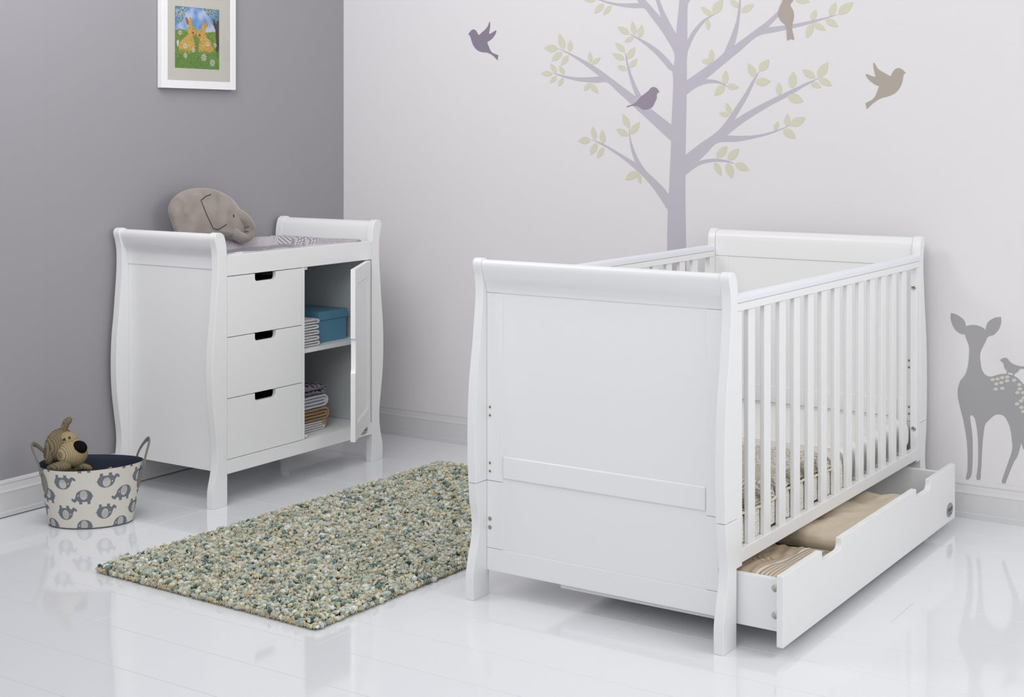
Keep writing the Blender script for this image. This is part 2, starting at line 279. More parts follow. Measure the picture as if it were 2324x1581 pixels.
LEAVES=[[(-1309.5,1855),(-1301.5,1862.4),(-1293.6,1866.4),(-1285.7,1868.5),(-1278,1868.7),(-1270.3,1867.2),(-1262.7,1864.5),(-1255.1,1860.7),(-1247.6,1855.9),(-1255.6,1850.8),(-1263.6,1846.8),(-1271.5,1843.8),(-1279.3,1842.2),(-1287,1842.1),(-1294.6,1843.9),(-1302.2,1847.8)],
[(-1342.8,1834.6),(-1331.7,1834.8),(-1323.2,1832.7),(-1316.2,1829.3),(-1310.5,1824.6),(-1306.1,1818.8),(-1302.7,1812.1),(-1300.1,1804.8),(-1298.2,1796.7),(-1307.6,1798.1),(-1316.1,1800.3),(-1323.8,1803.1),(-1330.5,1806.9),(-1336,1811.7),(-1340.1,1817.7),(-1342.7,1825)],
[(-1375.8,1825.1),(-1366.5,1824.3),(-1359.5,1821.8),(-1353.8,1818.2),(-1349.3,1813.7),(-1345.9,1808.5),(-1343.3,1802.5),(-1341.4,1796),(-1340.2,1789),(-1347.9,1791.1),(-1355,1793.6),(-1361.3,1796.7),(-1366.7,1800.4),(-1371.1,1805),(-1374.3,1810.4),(-1376.2,1816.9)],
[(-1457.2,1709.2),(-1455.2,1718.8),(-1451.2,1725.7),(-1445.9,1731.1),(-1439.6,1735.1),(-1432.3,1737.9),(-1424.2,1739.6),(-1415.5,1740.5),(-1406.1,1740.7),(-1409.6,1732.9),(-1413.6,1725.9),(-1418.4,1719.8),(-1423.8,1714.6),(-1430.3,1710.8),(-1437.8,1708.3),(-1446.5,1707.4)],
[(-1481.1,1703.9),(-1486.6,1711.6),(-1488.9,1719),(-1489.4,1726.1),(-1488.2,1733.1),(-1485.6,1740),(-1481.7,1746.8),(-1476.9,1753.4),(-1471.2,1760),(-1467.9,1752.5),(-1465.5,1745.2),(-1464.2,1737.9),(-1464,1730.7),(-1465.3,1723.7),(-1468.3,1716.9),(-1473.2,1710.2)],
[(-1500.9,1693.1),(-1510.3,1697.5),(-1516.1,1702.8),(-1519.8,1708.5),(-1521.6,1714.8),(-1521.7,1721.4),(-1520.5,1728.5),(-1518.2,1735.7),(-1514.8,1743.3),(-1507.9,1738.3),(-1502.1,1733.1),(-1497.4,1727.6),(-1494.1,1721.7),(-1492.4,1715.4),(-1492.7,1708.6),(-1495,1701.3)],
[(-1476.1,1696.7),(-1468.1,1699.1),(-1461.5,1699.3),(-1455.7,1698.2),(-1450.7,1695.9),(-1446.3,1692.6),(-1442.5,1688.3),(-1439.2,1683.4),(-1436.2,1677.8),(-1443.3,1677),(-1449.9,1676.8),(-1456.1,1677.3),(-1461.7,1678.6),(-1466.7,1681),(-1470.9,1684.6),(-1474.2,1689.5)],
[(-1129.5,1662.4),(-1121.4,1671.4),(-1113.1,1676.5),(-1104.6,1679.2),(-1096.1,1679.9),(-1087.5,1678.7),(-1078.8,1676),(-1070,1672),(-1061.1,1666.9),(-1069.4,1660.6),(-1077.8,1655.6),(-1086.2,1651.7),(-1094.7,1649.4),(-1103.3,1649),(-1111.9,1650.6),(-1120.6,1654.6)],
[(-1156,1657.1),(-1161.7,1667.1),(-1163.5,1676.2),(-1163,1685),(-1160.5,1693.3),(-1156.1,1701.2),(-1150.2,1708.8),(-1143.1,1716.2),(-1134.8,1723.4),(-1131.8,1714),(-1130,1704.8),(-1129.4,1695.8),(-1130.3,1687.2),(-1133,1678.9),(-1137.8,1671),(-1145,1663.7)],
[(-1183.9,1648.1),(-1191.3,1653.2),(-1195.5,1658.6),(-1197.8,1664.2),(-1198.4,1670),(-1197.5,1675.9),(-1195.3,1682),(-1192.2,1688.1),(-1188.1,1694.4),(-1182.9,1689.1),(-1178.7,1683.7),(-1175.5,1678.1),(-1173.6,1672.5),(-1173.1,1666.7),(-1174.4,1660.7),(-1177.5,1654.6)],
[(-1148,1648.3),(-1136.1,1649.2),(-1126.8,1647.5),(-1119.1,1644.3),(-1112.7,1639.7),(-1107.5,1634),(-1103.4,1627.2),(-1100.1,1619.6),(-1097.5,1611.2),(-1107.7,1612.1),(-1117,1613.8),(-1125.5,1616.3),(-1133,1619.8),(-1139.2,1624.5),(-1144.1,1630.6),(-1147.3,1638.2)],
[(-1178.6,1633.8),(-1168.5,1632.2),(-1161,1628.9),(-1155.1,1624.6),(-1150.5,1619.4),(-1147.2,1613.4),(-1144.9,1606.7),(-1143.4,1599.6),(-1142.7,1591.9),(-1151,1594.7),(-1158.5,1598.1),(-1165.2,1601.9),(-1170.9,1606.4),(-1175.3,1611.7),(-1178.3,1617.8),(-1179.8,1625)],
[(-1121.5,1562.9),(-1123.6,1570.7),(-1123,1577.2),(-1121,1583),(-1117.5,1588),(-1112.8,1592.5),(-1107.1,1596.4),(-1100.6,1600),(-1093.3,1603.1),(-1093,1596.2),(-1093.6,1589.7),(-1094.9,1583.6),(-1097.3,1578),(-1100.9,1573),(-1105.9,1568.7),(-1112.4,1565.2)],
[(-1157.5,1556.3),(-1160.1,1563.3),(-1160.1,1569.3),(-1158.7,1574.6),(-1155.9,1579.4),(-1151.9,1583.7),(-1147,1587.5),(-1141.3,1591.1),(-1134.8,1594.4),(-1134,1588.1),(-1134,1582.1),(-1134.7,1576.4),(-1136.4,1571.2),(-1139.3,1566.5),(-1143.6,1562.3),(-1149.3,1558.8)],
[(-1101.8,1561.1),(-1095.1,1567.5),(-1088.3,1571),(-1081.6,1572.7),(-1074.8,1572.9),(-1068,1571.8),(-1061.2,1569.5),(-1054.5,1566.4),(-1047.7,1562.3),(-1054.5,1557.9),(-1061.2,1554.5),(-1068,1551.9),(-1074.8,1550.5),(-1081.6,1550.4),(-1088.3,1551.9),(-1095.1,1555.1)],
[(-1122.6,1551.6),(-1114,1551.5),(-1107.4,1549.7),(-1102.1,1547),(-1098,1543.3),(-1094.8,1538.8),(-1092.4,1533.7),(-1090.6,1528),(-1089.5,1521.8),(-1096.7,1523.1),(-1103.2,1524.9),(-1109.1,1527.2),(-1114.2,1530.2),(-1118.3,1533.9),(-1121.2,1538.6),(-1122.9,1544.3)],
[(-1154.4,1543.2),(-1146,1541.5),(-1140.1,1538.5),(-1135.6,1534.8),(-1132.5,1530.3),(-1130.5,1525.3),(-1129.4,1519.7),(-1129.1,1513.8),(-1129.5,1507.5),(-1136.1,1510.1),(-1142,1513.2),(-1147.2,1516.6),(-1151.4,1520.5),(-1154.4,1525),(-1156.2,1530.1),(-1156.5,1536)],
[(-1281.2,1599.6),(-1286.5,1605.5),(-1289.2,1611.5),(-1290.4,1617.3),(-1290.1,1623.2),(-1288.6,1629.1),(-1286.1,1634.9),(-1282.8,1640.7),(-1278.6,1646.6),(-1275.2,1640.6),(-1272.5,1634.7),(-1270.6,1628.8),(-1269.8,1622.9),(-1270.1,1617.1),(-1271.9,1611.2),(-1275.3,1605.4)],
[(-1286.9,1594.1),(-1295.5,1593.5),(-1302.4,1594.7),(-1308.4,1597),(-1313.5,1600.3),(-1317.8,1604.4),(-1321.5,1609.3),(-1324.7,1614.7),(-1327.4,1620.6),(-1320.1,1620),(-1313.2,1618.7),(-1306.7,1617),(-1301,1614.5),(-1295.9,1611.1),(-1291.7,1606.8),(-1288.5,1601.3)],
[(-1278.6,1519.2),(-1270.4,1518.4),(-1264.5,1516.1),(-1259.8,1513),(-1256.3,1509),(-1253.9,1504.4),(-1252.3,1499.2),(-1251.4,1493.6),(-1251.2,1487.5),(-1257.9,1489.4),(-1263.9,1491.7),(-1269.2,1494.4),(-1273.6,1497.8),(-1276.9,1501.8),(-1279.1,1506.5),(-1280,1512.2)],
[(-1279.7,1519.2),(-1278.8,1510.2),(-1280.4,1502.7),(-1283.7,1496.3),(-1288.3,1490.8),(-1294.2,1486.1),(-1301.1,1482),(-1308.7,1478.4),(-1317.2,1475.4),(-1316.3,1483.2),(-1314.6,1490.6),(-1312.1,1497.5),(-1308.6,1503.7),(-1303.9,1509.1),(-1297.7,1513.7),(-1290,1517.3)],
[(-1437.2,1639.5),(-1437,1648.6),(-1434.5,1655.7),(-1430.5,1661.7),(-1425.3,1666.6),(-1419,1670.5),(-1411.7,1673.7),(-1403.8,1676.4),(-1395,1678.4),(-1396.9,1670.6),(-1399.4,1663.5),(-1402.8,1657),(-1407,1651.2),(-1412.3,1646.4),(-1418.9,1642.7),(-1426.9,1640.1)],
[(-1448.7,1610.6),(-1459.7,1612.4),(-1467.6,1616.1),(-1473.7,1620.9),(-1478.1,1626.6),(-1481.1,1633.3),(-1482.9,1640.6),(-1483.7,1648.5),(-1483.6,1657),(-1474.8,1653.9),(-1466.9,1650.2),(-1460,1646),(-1454.2,1641),(-1449.9,1635.2),(-1447.3,1628.3),(-1446.5,1620.4)],
[(-1436.2,1608.8),(-1432.7,1617.8),(-1427.6,1624.1),(-1421.6,1628.9),(-1414.7,1632.2),(-1407.1,1634.2),(-1398.9,1635.2),(-1390.1,1635.3),(-1380.9,1634.6),(-1385.5,1627.4),(-1390.7,1621.1),(-1396.3,1615.5),(-1402.5,1611.1),(-1409.5,1607.9),(-1417.3,1606.2),(-1426,1606.1)],
[(-1445.2,1568.9),(-1442.4,1576.3),(-1438.4,1581.1),(-1433.8,1584.6),(-1428.5,1586.7),(-1422.6,1587.6),(-1416.3,1587.6),(-1409.6,1586.9),(-1402.6,1585.4),(-1406.2,1579.8),(-1410.2,1574.9),(-1414.6,1570.8),(-1419.4,1567.6),(-1424.8,1565.6),(-1430.8,1564.9),(-1437.4,1565.7)],
[(-1460.2,1576.5),(-1469.4,1577.1),(-1476.3,1579.5),(-1481.8,1582.9),(-1486,1587.3),(-1489.1,1592.4),(-1491.3,1598.3),(-1492.8,1604.6),(-1493.5,1611.6),(-1486,1609.7),(-1479.1,1607.4),(-1473,1604.5),(-1467.8,1600.9),(-1463.7,1596.4),(-1460.8,1591.1),(-1459.3,1584.7)],
[(-1457.2,1339.4),(-1461.1,1349.3),(-1461.6,1357.9),(-1460,1365.6),(-1456.5,1372.6),(-1451.4,1379),(-1444.9,1384.9),(-1437.4,1390.3),(-1428.7,1395.4),(-1427.2,1386.4),(-1426.8,1377.8),(-1427.5,1369.7),(-1429.5,1362.1),(-1433.1,1355.1),(-1438.6,1348.9),(-1446.2,1343.5)],
[(-1452.7,1309.5),(-1450.2,1319.1),(-1445.7,1325.8),(-1440.1,1330.7),(-1433.5,1334.1),(-1426,1336.1),(-1417.8,1336.9),(-1409,1336.9),(-1399.6,1336),(-1403.5,1328.4),(-1408,1321.7),(-1413.1,1316),(-1418.9,1311.4),(-1425.6,1308.1),(-1433.3,1306.5),(-1442.1,1306.6)],
[(-1463.7,1316.1),(-1475.2,1317.6),(-1483.6,1321),(-1490.2,1325.6),(-1495.3,1331.3),(-1498.9,1337.9),(-1501.3,1345.4),(-1502.8,1353.4),(-1503.4,1362.1),(-1494.1,1359.3),(-1485.7,1355.9),(-1478.2,1351.9),(-1471.9,1347),(-1467,1341.2),(-1463.7,1334.4),(-1462.2,1326.3)],
[(-1282.8,1292.8),(-1274.3,1299.9),(-1266.3,1303.4),(-1258.6,1304.7),(-1251.2,1304),(-1243.9,1301.6),(-1236.9,1297.8),(-1229.9,1292.9),(-1223.1,1286.7),(-1231.3,1282.2),(-1239.4,1278.7),(-1247.2,1276.4),(-1254.9,1275.5),(-1262.3,1276.4),(-1269.5,1279.2),(-1276.4,1284.1)],
[(-1303.4,1292.4),(-1308.4,1300.4),(-1310.3,1307.9),(-1310.4,1315),(-1308.9,1321.9),(-1305.9,1328.5),(-1301.7,1334.9),(-1296.6,1341.1),(-1290.5,1347.2),(-1287.6,1339.6),(-1285.7,1332.1),(-1284.8,1324.8),(-1285,1317.7),(-1286.7,1310.8),(-1290,1304.3),(-1295.1,1298.1)],
[(-1339.2,1277),(-1346.3,1284.4),(-1349.9,1291.6),(-1351.4,1298.7),(-1351,1305.7),(-1348.9,1312.6),(-1345.4,1319.4),(-1340.8,1326.2),(-1335.1,1332.9),(-1330.4,1325.6),(-1326.9,1318.4),(-1324.4,1311.2),(-1323.3,1304.1),(-1323.9,1297.1),(-1326.4,1290.3),(-1331,1283.5)],
[(-1310.5,1279.5),(-1300.1,1276.6),(-1292.7,1272.2),(-1287.3,1266.9),(-1283.5,1260.9),(-1281.3,1254.2),(-1280.3,1247),(-1280.3,1239.3),(-1281.2,1231.1),(-1289.5,1235.1),(-1296.8,1239.5),(-1303.2,1244.4),(-1308.2,1249.8),(-1311.8,1255.9),(-1313.7,1262.7),(-1313.7,1270.4)],
[(-1341.7,1262.8),(-1332.3,1260),(-1325.6,1255.9),(-1320.5,1251.1),(-1316.9,1245.5),(-1314.5,1239.3),(-1313.2,1232.6),(-1312.7,1225.5),(-1313.1,1218.1),(-1320.7,1221.8),(-1327.3,1225.9),(-1333.2,1230.4),(-1338,1235.4),(-1341.5,1241),(-1343.6,1247.3),(-1344,1254.4)],
[(-1496.2,1168.2),(-1484,1170.8),(-1474.2,1170.2),(-1465.8,1167.7),(-1458.6,1163.6),(-1452.5,1158),(-1447.4,1151.1),(-1443,1143.3),(-1439.3,1134.4),(-1449.9,1134.1),(-1459.7,1134.7),(-1468.8,1136.3),(-1477,1139.1),(-1484,1143.4),(-1489.8,1149.4),(-1494.2,1157.2)],
[(-1497.1,1164.3),(-1493.3,1157.5),(-1491.9,1151.2),(-1492,1145.3),(-1493.4,1139.7),(-1496,1134.3),(-1499.5,1129.1),(-1503.7,1124),(-1508.6,1119.2),(-1510.7,1125.6),(-1512,1131.8),(-1512.6,1137.9),(-1512.3,1143.8),(-1510.8,1149.4),(-1508,1154.7),(-1503.7,1159.7)],
[(-1835.4,1224.8),(-1847.5,1225.3),(-1856.4,1228.3),(-1863.5,1232.7),(-1868.9,1238.4),(-1872.8,1245.2),(-1875.5,1252.9),(-1877.3,1261.4),(-1878.1,1270.7),(-1868.3,1268.5),(-1859.4,1265.6),(-1851.4,1261.9),(-1844.6,1257.2),(-1839.4,1251.4),(-1835.7,1244.3),(-1834,1235.7)],
[(-1881,1217.6),(-1893.2,1217.5),(-1902.3,1220),(-1909.7,1224),(-1915.4,1229.4),(-1919.7,1236.1),(-1922.8,1243.8),(-1925,1252.2),(-1926.2,1261.5),(-1916.2,1259.9),(-1907.1,1257.4),(-1898.9,1254.2),(-1891.9,1249.9),(-1886.3,1244.3),(-1882.3,1237.3),(-1880.2,1228.8)],
[(-1827.4,1208.7),(-1824.5,1199.6),(-1824.4,1191.9),(-1826,1184.9),(-1829.2,1178.6),(-1833.7,1172.9),(-1839.3,1167.6),(-1845.9,1162.8),(-1853.2,1158.4),(-1854.2,1166.5),(-1854.3,1174.2),(-1853.4,1181.6),(-1851.5,1188.4),(-1848.2,1194.7),(-1843.4,1200.2),(-1836.9,1205.1)],
[(-1880.2,1208.1),(-1873.8,1198.3),(-1871.5,1189.6),(-1871.6,1181.6),(-1873.8,1174.2),(-1877.9,1167.2),(-1883.6,1160.8),(-1890.6,1154.7),(-1898.7,1148.9),(-1902.3,1158),(-1904.5,1166.6),(-1905.6,1175),(-1905.1,1182.9),(-1902.7,1190.2),(-1898.1,1197),(-1891.2,1203.1)],
[(-1910.2,1204),(-1913.9,1193.5),(-1919.2,1186.5),(-1925.5,1181.7),(-1932.8,1178.7),(-1940.8,1177.5),(-1949.4,1177.6),(-1958.6,1178.7),(-1968.2,1181),(-1963.4,1189),(-1958.1,1195.8),(-1952.3,1201.7),(-1945.8,1206.1),(-1938.6,1208.9),(-1930.4,1209.8),(-1921.2,1208.7)],
[(-1814.2,1765.9),(-1812.6,1774.7),(-1809,1781.5),(-1804.3,1787.2),(-1798.7,1791.7),(-1792.1,1795.3),(-1784.8,1798.2),(-1776.9,1800.4),(-1768.5,1802),(-1771.5,1794.6),(-1775.1,1787.7),(-1779.2,1781.5),(-1784.1,1776.1),(-1789.9,1771.7),(-1796.6,1768.3),(-1804.5,1766.1)],
[(-1818.9,1770),(-1832.4,1772),(-1841.9,1776.4),(-1849.2,1782.2),(-1854.3,1789.3),(-1857.7,1797.5),(-1859.5,1806.7),(-1860.1,1816.6),(-1859.6,1827.2),(-1848.9,1823.6),(-1839.4,1819.2),(-1831,1814.1),(-1824.2,1808),(-1819.2,1800.8),(-1816.2,1792.3),(-1815.6,1782.3)],
[(-1798.4,1751.8),(-1793.2,1746.7),(-1790.4,1741.5),(-1789.1,1736.3),(-1789.2,1731.1),(-1790.4,1725.9),(-1792.6,1720.6),(-1795.6,1715.4),(-1799.3,1710.1),(-1802.8,1715.2),(-1805.6,1720.4),(-1807.5,1725.5),(-1808.5,1730.7),(-1808.3,1735.9),(-1806.8,1741.1),(-1803.9,1746.4)],
[(-1921,1790.6),(-1922.3,1798.2),(-1921.4,1804.3),(-1919.2,1809.6),(-1915.7,1814),(-1911.2,1817.7),(-1905.7,1820.8),(-1899.5,1823.4),(-1892.7,1825.6),(-1892.9,1819),(-1893.8,1812.9),(-1895.4,1807.2),(-1897.9,1802.1),(-1901.5,1797.8),(-1906.3,1794.3),(-1912.5,1791.7)],
[(-1934.6,1773.2),(-1945.1,1770.6),(-1953.9,1770.8),(-1961.6,1772.7),(-1968.2,1776.1),(-1974.1,1780.8),(-1979.2,1786.6),(-1983.8,1793.3),(-1987.9,1800.8),(-1978.6,1801.4),(-1969.9,1801.2),(-1961.8,1800.1),(-1954.3,1797.9),(-1947.7,1794.4),(-1942,1789.4),(-1937.4,1782.7)],
[(-2146.9,1814.8),(-2152.8,1805.5),(-2159.5,1799.7),(-2166.6,1795.9),(-2174.2,1793.9),(-2182.1,1793.5),(-2190.3,1794.5),(-2198.7,1796.5),(-2207.3,1799.5),(-2200.9,1806.4),(-2194.3,1812.2),(-2187.4,1816.9),(-2180.2,1820.4),(-2172.7,1822.2),(-2164.6,1822.3),(-2156.2,1820.2)],
[(-1813.3,1590),(-1819.7,1596),(-1823.1,1602.1),(-1824.7,1608.3),(-1824.8,1614.4),(-1823.4,1620.7),(-1821,1627),(-1817.6,1633.3),(-1813.3,1639.6),(-1809,1633.5),(-1805.6,1627.4),(-1803.1,1621.3),(-1801.8,1615.1),(-1801.9,1608.9),(-1803.5,1602.6),(-1806.9,1596.3)],
[(-1815.2,1591.2),(-1809.8,1597.5),(-1804.4,1601),(-1799,1602.8),(-1793.5,1603.1),(-1788,1602.1),(-1782.5,1600),(-1776.9,1597),(-1771.3,1593.2),(-1776.7,1588.9),(-1782.1,1585.4),(-1787.6,1582.8),(-1793,1581.3),(-1798.5,1581.1),(-1804,1582.4),(-1809.6,1585.4)],
[(-1868.8,1502),(-1876.4,1508.4),(-1880.7,1514.9),(-1883,1521.6),(-1883.5,1528.4),(-1882.5,1535.4),(-1880.2,1542.4),(-1876.8,1549.6),(-1872.5,1556.8),(-1867.2,1550.3),(-1862.9,1543.8),(-1859.7,1537.2),(-1857.7,1530.4),(-1857.3,1523.6),(-1858.7,1516.6),(-1862.1,1509.4)],
[(-1876.6,1497.7),(-1881.8,1490.2),(-1887.5,1485.8),(-1893.4,1483.2),(-1899.5,1482.2),(-1905.9,1482.7),(-1912.5,1484.4),(-1919.1,1487),(-1926,1490.5),(-1920.5,1495.9),(-1914.9,1500.3),(-1909.1,1503.7),(-1903.1,1506),(-1897,1506.8),(-1890.5,1506),(-1883.8,1503.4)],
[(-1867.4,1500),(-1856.2,1500.6),(-1847.7,1498.7),(-1840.9,1495.3),(-1835.5,1490.5),(-1831.4,1484.6),(-1828.4,1477.6),(-1826.2,1469.9),(-1824.9,1461.3),(-1834.3,1462.5),(-1842.7,1464.4),(-1850.4,1467.1),(-1856.9,1470.8),(-1862.1,1475.7),(-1865.9,1482),(-1868,1489.7)],
[(-1992.3,1526.9),(-1996.1,1536.8),(-1996.4,1545.3),(-1994.8,1552.8),(-1991.3,1559.6),(-1986.3,1565.7),(-1979.9,1571.2),(-1972.5,1576.3),(-1964,1581),(-1962.6,1572.1),(-1962.3,1563.6),(-1963,1555.6),(-1965,1548.2),(-1968.7,1541.5),(-1974.1,1535.5),(-1981.5,1530.5)],
[(-2009.4,1550.7),(-2021,1550.6),(-2029.4,1553),(-2036,1556.8),(-2040.9,1562.1),(-2044.3,1568.5),(-2046.5,1575.8),(-2047.8,1584),(-2048.1,1592.9),(-2038.7,1591.3),(-2030.3,1588.9),(-2022.9,1585.7),(-2016.6,1581.6),(-2011.8,1576.3),(-2008.7,1569.6),(-2007.5,1561.4)],
[(-1992.3,1509),(-2000.7,1500.8),(-2008.8,1496.5),(-2016.7,1494.7),(-2024.4,1495),(-2031.9,1497.1),(-2039.4,1500.9),(-2046.7,1505.8),(-2053.9,1512),(-2045.8,1517.4),(-2037.7,1521.6),(-2029.8,1524.6),(-2022,1526.1),(-2014.3,1525.6),(-2006.8,1523),(-1999.4,1518)],
[(-1892.7,1390.1),(-1895.5,1397.6),(-1895.9,1404.3),(-1894.9,1410.4),(-1892.5,1416.1),(-1889,1421.3),(-1884.6,1426.3),(-1879.4,1430.9),(-1873.4,1435.4),(-1872.3,1428.5),(-1871.9,1421.8),(-1872.2,1415.4),(-1873.6,1409.4),(-1876,1403.8),(-1879.8,1398.6),(-1885,1393.9)],
[(-1885.8,1386),(-1882,1392.2),(-1877.6,1396.2),(-1872.8,1398.7),(-1867.6,1400),(-1862.2,1400.2),(-1856.4,1399.5),(-1850.5,1398.1),(-1844.4,1395.9),(-1848.6,1391.3),(-1853.1,1387.4),(-1857.7,1384.2),(-1862.6,1381.9),(-1867.8,1380.7),(-1873.3,1380.8),(-1879.2,1382.2)],
[(-2086.5,1459),(-2093.3,1464.8),(-2097,1470.7),(-2098.9,1476.6),(-2099.1,1482.6),(-2097.9,1488.7),(-2095.5,1494.8),(-2092.1,1501),(-2087.8,1507.2),(-2083.2,1501.4),(-2079.5,1495.5),(-2076.8,1489.6),(-2075.2,1483.6),(-2075.1,1477.5),(-2076.7,1471.4),(-2080.1,1465.3)],
[(-2138.2,1483.7),(-2147.6,1490.6),(-2152.9,1497.9),(-2155.8,1505.4),(-2156.6,1513.1),(-2155.4,1521),(-2152.7,1529.1),(-2148.7,1537.3),(-2143.4,1545.6),(-2136.8,1538.4),(-2131.5,1531.1),(-2127.4,1523.7),(-2124.9,1516.1),(-2124.4,1508.4),(-2126,1500.4),(-2130,1492.3)],
[(-2226.6,1520.1),(-2224.8,1530.1),(-2221,1537.4),(-2215.9,1543.1),(-2209.8,1547.3),(-2202.7,1550.1),(-2194.9,1551.9),(-2186.3,1552.9),(-2177.2,1553),(-2180.4,1544.8),(-2184.3,1537.5),(-2188.8,1531),(-2194.1,1525.7),(-2200.3,1521.6),(-2207.6,1519.1),(-2216.1,1518.2)],
[(-2238.6,1521.9),(-2250.7,1523.9),(-2259.5,1528.2),(-2266.1,1533.8),(-2271,1540.6),(-2274.2,1548.4),(-2276.1,1557.1),(-2277,1566.4),(-2276.8,1576.5),(-2267,1572.9),(-2258.4,1568.7),(-2250.7,1563.7),(-2244.4,1557.9),(-2239.7,1551),(-2236.8,1542.9),(-2236,1533.5)],
[(-2240.7,1518.6),(-2243.7,1509.1),(-2248.3,1502.4),(-2253.9,1497.3),(-2260.4,1493.7),(-2267.6,1491.5),(-2275.4,1490.3),(-2283.6,1490),(-2292.4,1490.5),(-2288.3,1498),(-2283.7,1504.6),(-2278.6,1510.5),(-2272.9,1515.2),(-2266.4,1518.7),(-2259,1520.7),(-2250.7,1521)],
[(-2210.8,1503.3),(-2213,1495.6),(-2216.5,1490.5),(-2220.7,1486.8),(-2225.6,1484.5),(-2231.1,1483.3),(-2237,1483.2),(-2243.4,1483.8),(-2250.1,1485.1),(-2247,1491),(-2243.5,1496.1),(-2239.6,1500.5),(-2235.3,1503.9),(-2230.3,1506.1),(-2224.7,1507),(-2218.4,1506.4)],
[(-2120.7,1457.3),(-2124.9,1445.6),(-2130.8,1438.1),(-2137.6,1432.9),(-2145.2,1430),(-2153.7,1429),(-2162.8,1429.5),(-2172.3,1431.3),(-2182.4,1434.4),(-2177.1,1443.1),(-2171.3,1450.6),(-2165,1456.9),(-2158,1461.6),(-2150.3,1464.4),(-2141.7,1465),(-2132,1463.2)],
[(-2070.2,1329.9),(-2076.6,1332.4),(-2080.8,1335.7),(-2083.7,1339.5),(-2085.4,1343.6),(-2086.1,1348.1),(-2085.9,1353),(-2085,1358),(-2083.4,1363.3),(-2078.6,1360.3),(-2074.4,1357),(-2070.9,1353.4),(-2068.3,1349.6),(-2066.7,1345.4),(-2066.2,1340.8),(-2067.1,1335.7)],
[(-2117.2,1344.7),(-2123.9,1350.1),(-2127.6,1355.7),(-2129.6,1361.5),(-2130.2,1367.3),(-2129.3,1373.2),(-2127.3,1379.3),(-2124.5,1385.4),(-2120.7,1391.5),(-2116.1,1386),(-2112.4,1380.3),(-2109.5,1374.7),(-2107.8,1368.9),(-2107.4,1363),(-2108.6,1357),(-2111.5,1350.9)],
[(-2129.5,1348.7),(-2141.2,1344.2),(-2151,1343.4),(-2159.7,1344.8),(-2167.4,1348.1),(-2174.3,1353.2),(-2180.4,1359.6),(-2186,1367.2),(-2191,1375.9),(-2180.7,1377.9),(-2170.9,1378.7),(-2161.7,1378.4),(-2153.2,1376.7),(-2145.5,1373.2),(-2138.8,1367.7),(-2133.2,1360.1)],
[(-2103.2,1333.2),(-2104.5,1322.2),(-2108,1314.4),(-2113,1308.6),(-2119.3,1304.4),(-2126.6,1301.7),(-2134.8,1300.3),(-2143.7,1299.8),(-2153.4,1300.3),(-2150.5,1309),(-2147,1316.7),(-2142.7,1323.5),(-2137.5,1329),(-2131.1,1333.1),(-2123.6,1335.4),(-2114.6,1335.9)],
[(-2215.9,1731.1),(-2223.4,1733.9),(-2228.2,1737.7),(-2231.4,1742),(-2233.2,1746.8),(-2233.7,1752.1),(-2233.1,1757.8),(-2231.8,1763.7),(-2229.6,1770),(-2224,1766.5),(-2219.2,1762.8),(-2215.2,1758.7),(-2212.3,1754.3),(-2210.7,1749.4),(-2210.5,1744),(-2211.8,1738)],
[(-2284.8,1743.2),(-2293.5,1746.8),(-2299.4,1751.5),(-2303.6,1757.1),(-2306.3,1763.2),(-2307.7,1769.9),(-2308,1777.1),(-2307.4,1784.7),(-2305.9,1792.6),(-2299.1,1788.2),(-2293.3,1783.5),(-2288.2,1778.3),(-2284.3,1772.7),(-2281.8,1766.4),(-2280.7,1759.6),(-2281.3,1752)],
[(-2316.8,1748.6),(-2329.3,1746.9),(-2339.1,1748.3),(-2347.4,1751.7),(-2354.2,1756.7),(-2359.8,1763.3),(-2364.3,1771),(-2368.1,1779.7),(-2371,1789.4),(-2360.4,1789),(-2350.7,1787.5),(-2341.7,1785.1),(-2333.7,1781.5),(-2327,1776.3),(-2321.6,1769.4),(-2317.9,1760.6)],
[(-2267,1733),(-2269.3,1723.6),(-2273.3,1716.8),(-2278.3,1711.7),(-2284.3,1707.9),(-2291,1705.5),(-2298.4,1704),(-2306.3,1703.4),(-2314.7,1703.6),(-2311.2,1711.1),(-2307.3,1717.8),(-2302.7,1723.7),(-2297.6,1728.6),(-2291.6,1732.2),(-2284.7,1734.4),(-2276.7,1735)],
[(-2218,1720.5),(-2221.3,1711.8),(-2226,1705.5),(-2231.5,1700.6),(-2237.8,1697),(-2244.7,1694.5),(-2252.1,1693),(-2260,1692.1),(-2268.3,1692.1),(-2264.1,1699.1),(-2259.4,1705.3),(-2254.4,1710.9),(-2248.7,1715.5),(-2242.4,1719),(-2235.3,1721.2),(-2227.4,1722)],
[(-2215.9,1718.5),(-2206.3,1714.8),(-2200,1709.8),(-2195.5,1704.1),(-2192.9,1697.6),(-2191.8,1690.6),(-2191.9,1683),(-2193.1,1675.1),(-2195.3,1666.7),(-2202.6,1671.4),(-2209,1676.4),(-2214.3,1681.8),(-2218.3,1687.7),(-2220.8,1694.2),(-2221.5,1701.3),(-2220.4,1709.3)]]
